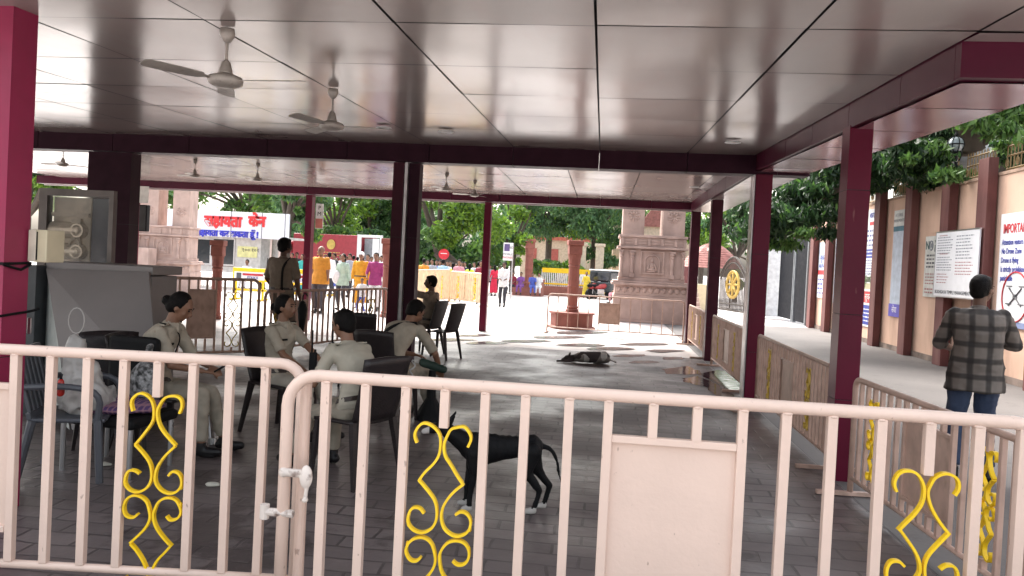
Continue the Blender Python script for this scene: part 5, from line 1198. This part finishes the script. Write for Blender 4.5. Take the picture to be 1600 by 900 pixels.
CR=[(0,514,28,20,'white','dark','person in white standing behind the man in orange'),
 (1,522,31,150,'dark','dark','person in black between the orange shirt and the green top'),
 (0,532,33,190,'white','grey','person in white behind the woman in pale green'),
 (1,546,30,170,'grey','dark','person in grey right of the woman in pale green'),
 (0,552,34,10,'pink','dark','person in pink deep in the crowd left of the monk'),
 (1,574,29,180,'purple','dark','person in purple behind the magenta shirt'),
 (0,580,34,200,'dark','dark','dark clothed person deep in the crowd right of the monk'),
 (1,596,31,160,'blue','dark','person in a dark blue top at the right end of the left crowd'),
 (0,600,27,0,'white','grey','person in white next to the half hidden red stone post'),
 (2,472,30,170,'teal','teal','woman in white and teal right of the standing officer'),
 (0,480,33,180,'white','dark','person at the maroon post behind the right police barrier'),
 (3,386,31,180,'white','white','person in white sitting by the kiosk behind the yellow barrier'),
 (0,412,33,160,'dark','dark','dark clothed person under the kiosk canopy'),
 (0,662,32,0,'orange','dark','person in rusty orange at the left of the far right crowd'),
 (1,675,34,170,'grey','grey','person in grey left of the round red sign'),
 (0,682,35,180,'blue','blue','person with a blue top just left of the round red sign'),
 (1,692,33,10,'sky','grey','person in pale blue below the round red sign'),
 (0,699,36,180,'white','grey','person in white right of the round red sign'),
 (2,708,34,0,'yellow','yellow','woman in yellow in the far crowd'),
 (1,717,32,190,'pink','grey','person in a faded pink shirt in the far crowd'),
 (0,726,37,180,'dark','dark','dark clothed person in the far crowd under the crooked limb'),
 (2,734,33,0,'lime','lime','woman in lime green in the far crowd'),
 (0,741,36,170,'white','grey','person in white between the lime dress and the rear post'),
 (1,748,35,0,'grey','dark','person in grey beside the rear post'),
 (0,752,30,180,'maroon','dark','person in dark red close to the rear post'),
 (3,803,44.8,150,'maroon','dark','person in dark red sitting left of the slender carved post'),
 (3,815,44.6,170,'purple','purple','person in purple sitting on the far stone seat'),
 (3,833,44.6,190,'blue','blue','person in blue sitting right of the slender carved post'),
 (3,843,44.8,180,'white','white','person in white sitting at the right end of the stone seat'),
 (0,781,50,180,'dark','dark','dark clothed person behind the white sign board'),
 (2,917,47,180,'yellow','yellow','woman in a yellow dress far away near the garden fence'),
 (0,912,51,180,'white','dark','person in white left of the distant woman in yellow'),
 (1,921,50,170,'white','grey','person in pale clothes between the yellow dress and the orange shirt'),
 (0,930,50,180,'orange','dark','man in an orange shirt far away between the cream gate posts'),
 (0,456,36,170,'pink','dark','person in pink right behind the standing officer, far off'),
 (1,463,34,180,'dark','dark','dark clothed person between the standing officer and the rear post'),
 (0,508,36,190,'maroon','dark','person in dark red behind the bald man in orange'),
 (2,526,38,180,'blue','blue','person in blue far behind the woman in pale green'),
 (0,541,39,170,'dark','grey','person in black deep in the crowd above the green top'),
 (1,558,40,0,'grey','dark','grey figure deepest in the crowd above the monk'),
 (2,571,37,180,'maroon','maroon','woman in dark red between monk and magenta shirt'),
 (0,577,40,180,'white','dark','small white figure deep behind the magenta shirt'),
 (1,591,36,190,'purple','grey','person in purple at the right of the truck door'),
 (0,668,36,180,'white','dark','person in white at the left end behind the sunlit barricade'),
 (1,687,37,180,'maroon','dark','person in dark red under the left side of the round sign'),
 (0,704,37,180,'dark','dark','dark clothed person right of the round sign'),
 (2,713,36,180,'sky','sky','woman in pale blue right of the woman in yellow'),
 (0,722,37,180,'white','dark','person in white left of the lime dress'),
 (1,766,46,180,'grey','dark','grey person just left of the woman in red'),
 (3,968,40,90,'pink','pink','person half hidden behind the left edge of the right stone pillar')]
for (k,px,Y,rz,a,b_,l) in CR: crowd(k,px,Y,rz,a,b_,l,z=(gz(Y)+.1) if k==3 and 44<Y<45 else None)
for i,p_ in enumerate(pr):
    if i not in used: raise RuntimeError('unused proto')
# ================================================================== CHAIRS
def make_chair(m=BLACKPL,label='x',pattern=True):
    e=empty('chair',(0,0,0),0,label,'chair','dark plastic chairs')
    # seat
    mb=MB(); N_=8; vs=[]
    for (dz) in (0,-.022):
        for j in range(N_+1):
            for i in range(N_+1):
                u,v=i/N_*2-1,j/N_*2-1; x=.215*u*(1-.06*(1-v)/2*0); y=.205*v; z=.445+dz+.012*(u*u)+.01*(v**3)*-1
                vs.append((x*(1-.05*(1 if v<0 else 0)),y,z))
    fs=[];K=(N_+1)**2
    for j in range(N_):
        for i in range(N_):
            a=j*(N_+1)+i; fs.append((a,a+1,a+N_+2,a+N_+1)); fs.append((K+a,K+a+N_+1,K+a+N_+2,K+a+1))
    ring=[i for i in range(N_)]+[N_+(N_+1)*j for j in range(N_)]+[K-1-i for i in range(N_)]+[(N_+1)*(N_-j) for j in range(N_)]
    for i in range(len(ring)): a,b_=ring[i],ring[(i+1)%len(ring)]; fs.append((a,K+a,K+b_,b_))
    mb.add(vs,fs); mb.build('seat',m,e,smooth=True)
    mb=MB(); vs=[]
    for dy in (0,-.018):
        for j in range(N_+1):
            for i in range(N_+1):
                u,v=i/N_*2-1,j/N_; z=.455+.46*v; y=-.205-.11*v-.02*math.sin(v*2)+.02*u*u; x=u*(.195+.02*v)
                vs.append((x,y+dy,z+.012*(1-u*u)*v))
    mb.add(vs,[f for f in fs]); mb.build('backrest',m,e,smooth=True)
    for sx in (-1,1):
        MB().add([(sx*.185-.02,.165,.44),(sx*.185+.02,.165,.44),(sx*.185+.02,.205,.44),(sx*.185-.02,.205,.44),(sx*.215-.012,.20,0),(sx*.215+.012,.20,0),(sx*.215+.012,.225,0),(sx*.215-.012,.225,0)],[(0,1,2,3),(7,6,5,4),(0,4,5,1),(1,5,6,2),(2,6,7,3),(3,7,4,0)]).build('leg',m,e)
        MB().add([(sx*.185-.02,-.215,.46),(sx*.185+.02,-.215,.46),(sx*.185+.02,-.17,.44),(sx*.185-.02,-.17,.44),(sx*.225-.012,-.29,0),(sx*.225+.012,-.29,0),(sx*.225+.012,-.262,0),(sx*.225-.012,-.262,0)],[(0,1,2,3),(7,6,5,4),(0,4,5,1),(1,5,6,2),(2,6,7,3),(3,7,4,0)]).build('leg',m,e)
    return e
def weave(name,c):
    m=mat(name,c,.38,var=.15,vscale=30); N=m.node_tree.nodes; L=m.node_tree.links; b=N['Principled BSDF']
    tc=N.new('ShaderNodeTexCoord'); br=N.new('ShaderNodeTexBrick'); br.inputs['Scale'].default_value=1; br.inputs['Brick Width'].default_value=.03; br.inputs['Row Height'].default_value=.012; br.inputs['Mortar Size'].default_value=.0022
    mp=N.new('ShaderNodeMapping'); mp.inputs['Rotation'].default_value=(R(90),0,0); L.new(tc.outputs['Object'],mp.inputs[0]); L.new(mp.outputs[0],br.inputs['Vector'])
    bp=N.new('ShaderNodeBump'); bp.invert=True; bp.inputs['Strength'].default_value=.9; bp.inputs['Distance'].default_value=.006; L.new(br.outputs['Fac'],bp.inputs['Height']); L.new(bp.outputs[0],b.inputs['Normal']); return m
CHM=weave('brown_woven_plastic',(.024,.017,.018))
ch0=make_chair(CHM,'')
def chair(loc,rz,label,first=[True]):
    if first[0]: c=ch0; first[0]=False
    else: c=copy_tree(ch0)
    c.location=loc; c.rotation_euler[2]=R(rz); c['label']=label; return c
def off(p,rz,dx,dy): v=Matrix.Rotation(R(rz),3,'Z')@Vector((dx,dy,0)); return (p[0]+v.x,p[1]+v.y,0)
chC=chair(off(pC,58,.0,.0),58,'dark woven plastic chair under the officer in the centre foreground, back towards the view')
chD=chair(off(pD,-15,0,.02),-15,'dark chair with its square back to the view, under the officer wearing the cross strap')
chB=chair(off(pB,-112,0,.02),-112,'dark chair under the woman looking to the right')
chE=chair(off(pE,72,0,.04),72,'dark chair under the far officer with the stretched arm')
q=atz(682,562,0); chair((q.x,q.y+.25,0),68,'empty dark chair seen from the side, right of the far seated officer')
q=atY(570,480,9.6); chair((q.x,9.6,0),178-180+8,'empty dark chair standing in front of the double post, its back to the view')
chair(off(pA,-84,0,.02),-84,'dark chair under the woman looking down')
q=gxy(150,640,.45); chair((q[0]-.18,q[1]+.45,0),-140,'dark chair with a rounded back in front of the slanting grey board')
# sticker and curled strap on the centre chair
o=MB().add([(-.025,0,0),(.03,0,.01),(-.01,0,.055)],[(0,1,2)]); 
st=o.build('sticker',mat('sticker_orange',(.7,.32,.02),.5),chC); st.location=(.02,-.275,.68)
mb=MB(); mb.tube([(.2+.016*math.cos(t*2.2),-.26-.12*min(t/16,1)+.014*math.sin(t*2.2),.50+.4*t/16) for t in [k*.25 for k in range(64)]],.006,5); o=mb.build('coiled_cord',mat('cord_grey',(.35,.34,.33),.5)); o.matrix_world=Matrix.Translation(chC.location)@Matrix.Rotation(R(58),4,'Z'); tag(o,'pale coiled cord hanging down the edge of the centre chair back','cord')
# grey plastic armchair at left, with white bag
gq=gxy(105,745); gc=empty('plastic_armchair',(gq[0]-.02,gq[1]+.1,0),R(-70),'grey plastic armchair at the far left holding a white plastic bag','chair')
mb=MB(); mb.box((-.24,-.22,.40),(.24,.24,.43)); mb.build('seat',GREYPL,gc,bevel=.012)
mb=MB(); M=Matrix.Translation((0,-.22,.42))@Matrix.Rotation(R(14),4,'X'); 
for k in range(6): mb.box((-.22+.076*k,-.012,.02),(-.22+.076*k+.05,.012,.42),M)
mb.box((-.24,-.016,.40),(.24,.016,.48),M); mb.box((-.24,-.016,-.02),(.24,.016,.05),M); mb.build('backrest',GREYPL,gc,bevel=.006)
for sx in (-1,1):
    MB().cap((sx*.25,.2,.42),(sx*.27,.23,0),.028,.024,8,2,(1,1)).build('leg',GREYPL,gc); MB().cap((sx*.25,-.2,.42),(sx*.27,-.28,0),.028,.024,8,2,(1,1)).build('leg',GREYPL,gc)
    MB().tube(smooth_([(sx*.25,.2,.42),(sx*.28,.22,.62),(sx*.28,.0,.66),(sx*.25,-.27,.64)],3),.022,8).build('armrest',GREYPL,gc)
bq=Vector((gq[0],gq[1]+.1,0)); BM=mat('thin_white_plastic',(.45,.43,.41),.35,var=.08,trans=.0,bump=1,bscale=14)
b=MB(); b.cap((.02,.02,.55),(-.05,.0,.92),.16,.05,14); b.ell((.08,.03,.53),(.13,.17,.10)); o=b.build('plastic_bag',BM,loc=bq,remesh=.014,wrinkle=.035); 
for v in o.data.vertices: v.co+=v.normal*.02*noise.noise(Vector((v.co.x*18,v.co.y*18,v.co.z*3)))
tag(o,'crumpled white plastic bag standing on the grey armchair','bag')
b=MB(); b.tube([(-.05+.06*math.cos(t),0,1.07+.09*math.sin(t)) for t in [k*math.pi/8 for k in range(16)]],.0045,5,closed=True); b.build('handle',BM,o)
q=atY(95,601,bq.y-.22); o=empty('red_key_tag',q,0,'small red bottle shaped tag hanging on the white bag','tag'); MB().cap((0,0,-.055),(0,0,.02),.026,.02,12).build('bottle',mat('shiny_red',(.55,.03,.02),.25),o,smooth=True); MB().tube([(0,0,.03),(.01,0,.07),(-.01,0,.07),(0,0,.03)],.004,5).build('ring',BLACK,o); MB().cyl((0,0,.02),(0,0,.045),.009).build('neck',BLACK,o)
# cushioned bench seat w/ plaid cloth, blue bottle, mesh bag
q=gxy(165,645,.42); sb=empty('cushioned_seat',(q[0],q[1]+.12,0),R(-8),'black cushioned seat with a checked purple cloth at the left','seat')
MB().box((-.30,-.24,.34),(.34,.26,.42)).build('seat_base',BLACK,sb,bevel=.03); MB().box((-.30,.22,.42),(.14,.30,.93)).build('backrest',BLACK,sb,bevel=.06)
for x in (-.26,.3):
    for y in (-.2,.22): MB().cyl((x,y,0),(x,y,.35),.018,8).build('leg',STEEL,sb)
b=MB(); b.ell((0,0,.46),(.36,.25,.05)); o=b.build('checked_cloth',plaid('purple_check_cloth',(.10,.05,.16),(.30,.16,.20),30),loc=sb.location,remesh=.014,wrinkle=.02); tag(o,'folded purple and pink checked cloth on the black cushioned seat','cloth')
q=atz(222,612,.52); o=empty('blue_bottle',q,0,'dark blue bottle lying on the checked cloth beside the woman looking down','bottle'); MB().cap((-.14,0,0),(.09,0,0),.034,.034,14).build('barrel',mat('deep_blue_plastic',(.02,.03,.22),.25),o,smooth=True); MB().cyl((-.2,0,0),(-.14,0,0),.02,12).build('cap',BLACK,o)
q=atz(228,600,.6); b=MB(); b.ell((0,0,0),(.13,.09,.17)); b.cap((0,0,.1),(.02,0,.28),.03,.02); o=b.build('string_bag',mat('black_white_mesh',(.02,.02,.02),.6,col2=(.4,.4,.4),vscale=28),loc=q,remesh=.012,wrinkle=.02); tag(o,'black and white patterned bag beside the woman looking down','bag')
# second chair back behind A (light silver reflecting back)
# slanting grey board cabinet
GB=mat('grey_board',(.22,.20,.195),.5,var=.08,vscale=1.5,streak=((.2,.18,.17),.4,(2,2,1)))
a=atY(72,420,6.75); b_=atY(232,425,6.75); c=atY(240,520,6.35); d=atY(92,545,6.35)
cb_=empty('slanting_board_cabinet',(a.x,6.75,0),0,'grey cabinet with a slanting front board behind the chairs at the left','cabinet')
def L_(v): return (v.x-a.x,v.y-6.75,v.z)
up_=[L_(a),L_(b_),L_(c),L_(d)]; 
ext=[Vector(up_[3])+(Vector(up_[3])-Vector(up_[0]))*.9,Vector(up_[2])+(Vector(up_[2])-Vector(up_[1]))*.9]
mb=MB(); vs=[Vector(up_[0]),Vector(up_[1]),ext[1],ext[0]]; vs2=[v+Vector((0,.025,.0)) for v in vs]; mb.add(vs+vs2,[(0,1,2,3),(7,6,5,4),(0,4,5,1),(1,5,6,2),(2,6,7,3),(3,7,4,0)]); mb.build('slanting_board',GB,cb_)
mb=MB(); W_=up_[1][0]; z1=(up_[0][2]+up_[1][2])/2; mb.box((.0,.06,.0),(W_,.5,z1-.03)); mb.build('case',GB,cb_,bevel=.01)
mb=MB(); mb.box((-.03,.035,z1-.02),(W_+.02,.55,z1+.06)); mb.build('top_board',GB,cb_,bevel=.008)
mb=MB(); mb.add([(0.01,.03,z1-.06),(ext[0].x*1.0-.02,ext[0].y,ext[0].z),(.01,.03,ext[0].z)],[(0,1,2)]); mb.add([(-.0,.03,z1-.06),(-.0,.03,ext[0].z),(-.02,.45,ext[0].z),(-.02,.45,z1-.06)],[(0,1,2,3)]); mb.build('side_panel',mat('pale_grey_side',(.45,.48,.46),.4),cb_)
MB().box((-.14,-.1,0),(-.02,.4,z1+.02)).build('dark_side_post',mat('dark_grey_steel',(.05,.055,.06),.4),cb_,bevel=.006)
# metal plate on the dark post
# framed glass booth with carved picture
FRM=mat('brown_aluminium',(.14,.12,.11),.4,metal=.4)
YB=7.5; a=atY(62,290,YB); b_=atY(178,302,YB); zt=(a.z+b_.z)/2; zb=atY(120,418,YB).z-.6; gb_=empty('display_booth',(a.x,YB,0),0,'glass fronted booth with a brown frame holding a picture of carved stone','booth'); W_=b_.x-a.x
mb=MB(); mb.box((0,0,0),(.09,.09,zt)); mb.build('frame_post',FRM,gb_); mb=MB(); mb.box((W_-.05,0,0),(W_,.06,zt)); mb.build('frame_post',FRM,gb_); mb=MB(); mb.box((.09,0,zt-.07),(W_-.05,.08,zt)); mb.build('frame_rail',FRM,gb_)
mb=MB(); mb.box((.09,.01,zb),(W_-.05,.06,zb+.06)); mb.build('frame_rail',FRM,gb_)
CV=mat('carved_stone_picture',(.78,.68,.55),.75,var=.12,vscale=5,streak=((.3,.25,.2),.5,(6,6,6)))
mb=MB(); xm=.09+(W_-.14)*.62; mb.box((.1,.10,zb+.06),(xm,.13,zt-.08)); 
zz=zb+.75
for r_ in range(3):
    z=zt-.42-.22*r_; mb.cap((.1,.10,z),(.27,.10,z),.085,.085,12,3); mb.cap((xm-.26,.10,z),(xm-.10,.10,z),.085,.085,12,3); mb.tube([(xm-.1+.065*math.cos(t),.03,z+.065*math.sin(t)) for t in [k*math.pi/6 for k in range(12)]],.014,5,closed=True); mb.ell((xm-.1,.03,z),(.03,.02,.03))
mb.box((.33,.06,zb+.06),(.43,.12,zt-.3)); mb.tube([(.38+.06*math.cos(t),.05,zt-.6+.09*math.sin(t)) for t in [k*math.pi/6 for k in range(12)]],.014,5,closed=True); mb.ell((.38,.05,zt-.6),(.035,.03,.05))
mb.box((.1,.06,zt-.28),(xm,.11,zt-.24)); mb.box((.1,.06,zt-1.1),(xm,.11,zt-1.05)); mb.build('carved_picture',CV,gb_)
mb=MB(); mb.box((xm,.12,zb+.06),(W_-.05,.14,zt-.08)); mb.build('grey_pane',mat('slate_pane',(.14,.14,.16),.35),gb_); mb=MB(); mb.box((.09,.02,zb+.06),(W_-.05,.026,zt-.07)); 
gl=mat('booth_glass',(.9,.9,.9),.05,spec=.5,var=0,trans=1.0); mb.build('glass',gl,gb_)
mb=MB(); mb.box((.1,.2,0),(W_-.06,.24,zb)); mb.build('lower_panel',GB,gb_)
# junction box on near pillar
q=atY(56,384,4.36); jb=empty('meter_box',(q.x,4.36,q.z),0,'cream metal meter box fixed to the pink post at the left','box')
MB().box((-.03,-.0,-.098),(.07,.16,.098)).build('case',CREAM,jb,bevel=.006); MB().box((-.045,-.008,-.095),(.004,-.001,.095)).build('lid',mat('pale_cream_lid',(.75,.68,.55),.4),jb,bevel=.003); MB().box((.006,-.005,-.085),(.012,-.0015,.085)).build('gap',BLACK,jb)
q=atY(54,508,4.5); sw=empty('cable_bracket',(q.x,4.45,q.z),0,'small perforated metal bracket beside the lower part of the pink post','bracket'); MB().box((-.012,0,-.05),(.012,.01,.05)).build('plate',STEEL,sw,bevel=.003)
mb=MB(); mb.tube(smooth_([(-3.445,4.16,1.17),(-3.44,4.3,1.18),(-3.435,4.39,1.185),(-3.42,4.45,1.2)],3),.008,6); tag(mb.build('cable',BLACK),'thin black cable running round the lower part of the pink post','cable')
# walkie talkies, stick, umbrella
q=atz(489,566,.74); wt=empty('walkie_talkie',q,R(10),'black walkie talkie with antenna standing by the hand of the woman looking right','radio'); MB().box((-.03,-.018,-.08),(.03,.018,.08)).build('radio_body',BLACK,wt,bevel=.006); MB().cyl((-.012,0,.08),(-.012,0,.26),.007,8).build('antenna',BLACK,wt); MB().cyl((.014,0,.08),(.014,0,.105),.008,8).build('knob',BLACK,wt)
q=atz(517,590,.5); wt=empty('walkie_talkie',(q.x,q.y,.72),R(0),'walkie talkie with a very long antenna just left of the officer in the centre','radio'); MB().box((-.03,-.018,-.08),(.03,.018,.1)).build('radio_body',mat('dark_grey_radio',(.08,.08,.08),.4),wt,bevel=.006); MB().cyl((0,0,.1),(0,0,.40),.008,8).build('antenna',BLACK,wt)
q=atY(473,472,11.0); um=empty('folded_umbrella',q,0,'folded black umbrella hanging on the barricade beside the standing officer','umbrella'); MB().lathe([(.02,-.52),(.05,-.3),(.075,-.1),(.04,0),(.012,.02)],10).build('canopy',BLACK,um,smooth=True); MB().tube(smooth_([(0,0,0),(0,0,.1),(.04,0,.14),(.07,0,.09)],3),.01,6).build('handle',BLACK,um)
# green pouch in D's hand
q=atz(677,571,.62); b=MB(); b.cap((-.1,0,.02),(.1,0,-.03),.045,.04); o=b.build('green_pouch',mat('dark_green_cloth',(.015,.035,.025),.7),loc=q,remesh=.012,wrinkle=.01); tag(o,'dark green pouch held at the knee of the officer with the cross strap','pouch')
q=gxy(672,655); b=MB(); b.lathe([(.16,0),(.15,.05),(.05,.22),(.035,.5)],14); o=b.build('stool_base',BLACK,loc=q); tag(o,'black flared pedestal foot beyond the two foreground chairs','pedestal')
q=gxy(332,694); b=MB(); b.cyl((0,0,.02),(-.18,.25,.42),.028,12); b.cyl((.005,-.005,0),(0,0,.05),.036,12); o=b.build('steel_tube_stand',STEEL,loc=q); tag(o,'slanting bright steel tube leg beside the shoes of the woman looking down','stand')
# ================================================================== DOGS
def dog(label,loc,rz,parts,mats,matf,vox=.012):
    b=MB(); parts(b); o=b.build('dog',mats[0],loc=loc,rz=rz,remesh=vox,sm_it=3)
    for m in mats[1:]: o.data.materials.append(m)
    for p in o.data.polygons: p.material_index=matf(p.center)
    for v in o.data.vertices: v.co+=v.normal*(.0015*noise.noise(v.co*60)+.006*noise.noise(v.co*14)+.0025*math.sin(v.co.x*130)*(1 if abs(v.co.x)<.15 and v.co.z>.38 else 0))
    tag(o,label,'dog'); return o
FURB=mat('black_fur',(.005,.005,.006),.6,spec=.2,bump=.4,bscale=160); FURW=mat('white_fur',(.5,.47,.44),.8,bump=.4,bscale=160); FURG=mat('grey_fur',(.22,.19,.17),.8,var=.15,bump=.4,bscale=160); FURD=mat('dark_patch_fur',(.05,.035,.035),.8,bump=.4,bscale=160)
def standing(b):   # faces +X locally
    b.loft([(Vector((x,0,z)),hh,ww,Vector((0,0,1)),Vector((0,1,0))) for x,z,hh,ww in ((-.27,.44,.05,.05),(-.22,.45,.085,.075),(-.12,.445,.075,.07),(0,.435,.085,.075),(.12,.42,.11,.085),(.22,.42,.115,.085),(.29,.445,.08,.065),(.32,.46,.05,.05))],14)
    b.cap((.27,0,.46),(.40,.01,.535),.075,.052); b.ell((.43,.01,.56),(.062,.05,.05)); b.cap((.46,.01,.55),(.565,.01,.525),.034,.022)
    for s in (-1,1):
        b.cap((.39,s*.045,.59),(.35,s*.07,.655),.024,.008)
        # front leg
        fx=.22 if s>0 else .25; b.cap((.22,s*.06,.40),(fx-.02,s*.065,.27),.05,.034); b.cap((fx-.02,s*.065,.27),(fx,s*.065,.12),.03,.02); b.cap((fx,s*.065,.12),(fx,s*.065,.03),.019,.021); b.cap((fx,s*.065,.024),(fx+.045,s*.065,.02),.024,.02)
        hx=-.22 if s>0 else -.30; b.cap((-.20,s*.055,.43),(hx+.06,s*.065,.29),.07,.05); b.cap((hx+.06,s*.065,.29),(hx-.045,s*.065,.165),.042,.022); b.cap((hx-.045,s*.065,.165),(hx-.01,s*.065,.035),.021,.019); b.cap((hx-.01,s*.065,.024),(hx+.045,s*.065,.02),.023,.02)
    b.tube(smooth_([(-.26,0,.46),(-.34,0,.44),(-.385,0,.36),(-.40,0,.26),(-.44,0,.18)],3),[.024,.022,.02,.018,.017,.016,.015,.014,.013,.012,.011,.011,.010,.009,.008,.008,.008,.007,.007,.007][:len(smooth_([(0,0,0)]*5,3))],8)
q=gxy(782,797)
dog('thin black dog with white paws standing behind the foreground barricade',q,R(188),standing,[FURB,FURW],lambda c:1 if (c.z<.045 or c.x>.53 or (c.x>.30 and c.z<.44 and abs(c.y)<.02)) else 0,vox=.009).scale=(.93,.93,.95)
def lying(b):
    b.loft([(Vector((x,y,z)),hh,ww,Vector((0,0,1)),Vector((0,1,0))) for x,y,z,hh,ww in ((-.32,0,.09,.06,.09),(-.25,0,.12,.10,.14),(-.1,0,.11,.10,.13),(.08,0,.105,.095,.13),(.2,0,.10,.085,.11),(.27,0,.08,.05,.07))],14)
    b.cap((.24,0,.09),(.33,-.02,.08),.06,.05); b.ell((.37,-.02,.075),(.07,.055,.05)); b.cap((.40,-.02,.06),(.47,-.03,.04),.033,.024); 
    for s in (-1,1): b.cap((.36,-.02+s*.04,.11),(.34,-.02+s*.05,.175),.022,.008)
    b.cap((.2,-.08,.08),(.3,-.18,.04),.04,.028); b.cap((.3,-.18,.04),(.45,-.17,.028),.026,.022); b.cap((.2,-.02,.05),(.42,.08,.03),.035,.022); b.cap((.42,.08,.03),(.56,.09,.026),.023,.02)
    b.cap((-.25,-.08,.1),(-.1,-.2,.07),.08,.045); b.cap((-.1,-.2,.05),(-.26,-.24,.03),.032,.022); b.cap((-.26,-.24,.03),(-.12,-.26,.025),.02,.02)
    b.tube(smooth_([(-.33,0,.08),(-.42,-.05,.04),(-.45,-.15,.025)],3),.017,7)
q=gxy(922,569)
o=dog('grey and dark patched dog lying asleep on the wet paving',(q[0],q[1]+.1,0),R(186),lying,[FURG,FURD,FURW],lambda c:(1 if noise.noise(c*5.5+Vector((3,1,7)))>.07 or c.x>.45 else (2 if noise.noise(c*7+Vector((9,2,2)))>.25 else 0)))
# small litter on the floor
LIT=[(452,560,'x')]
for i,(px,py,l) in enumerate(((165,728,'pale crumpled paper scrap on the dark floor under the chairs'),(332,760,'small white scrap of paper on the floor left of the hinged barricades'))):
    q=gxy(px,py); b=MB(); b.ell((0,0,.012),(.05,.035,.012)); o=b.build('paper_scrap',mat('paper_white',(.6,.58,.5),.8),loc=q,remesh=.006,wrinkle=.012); tag(o,l,'litter')
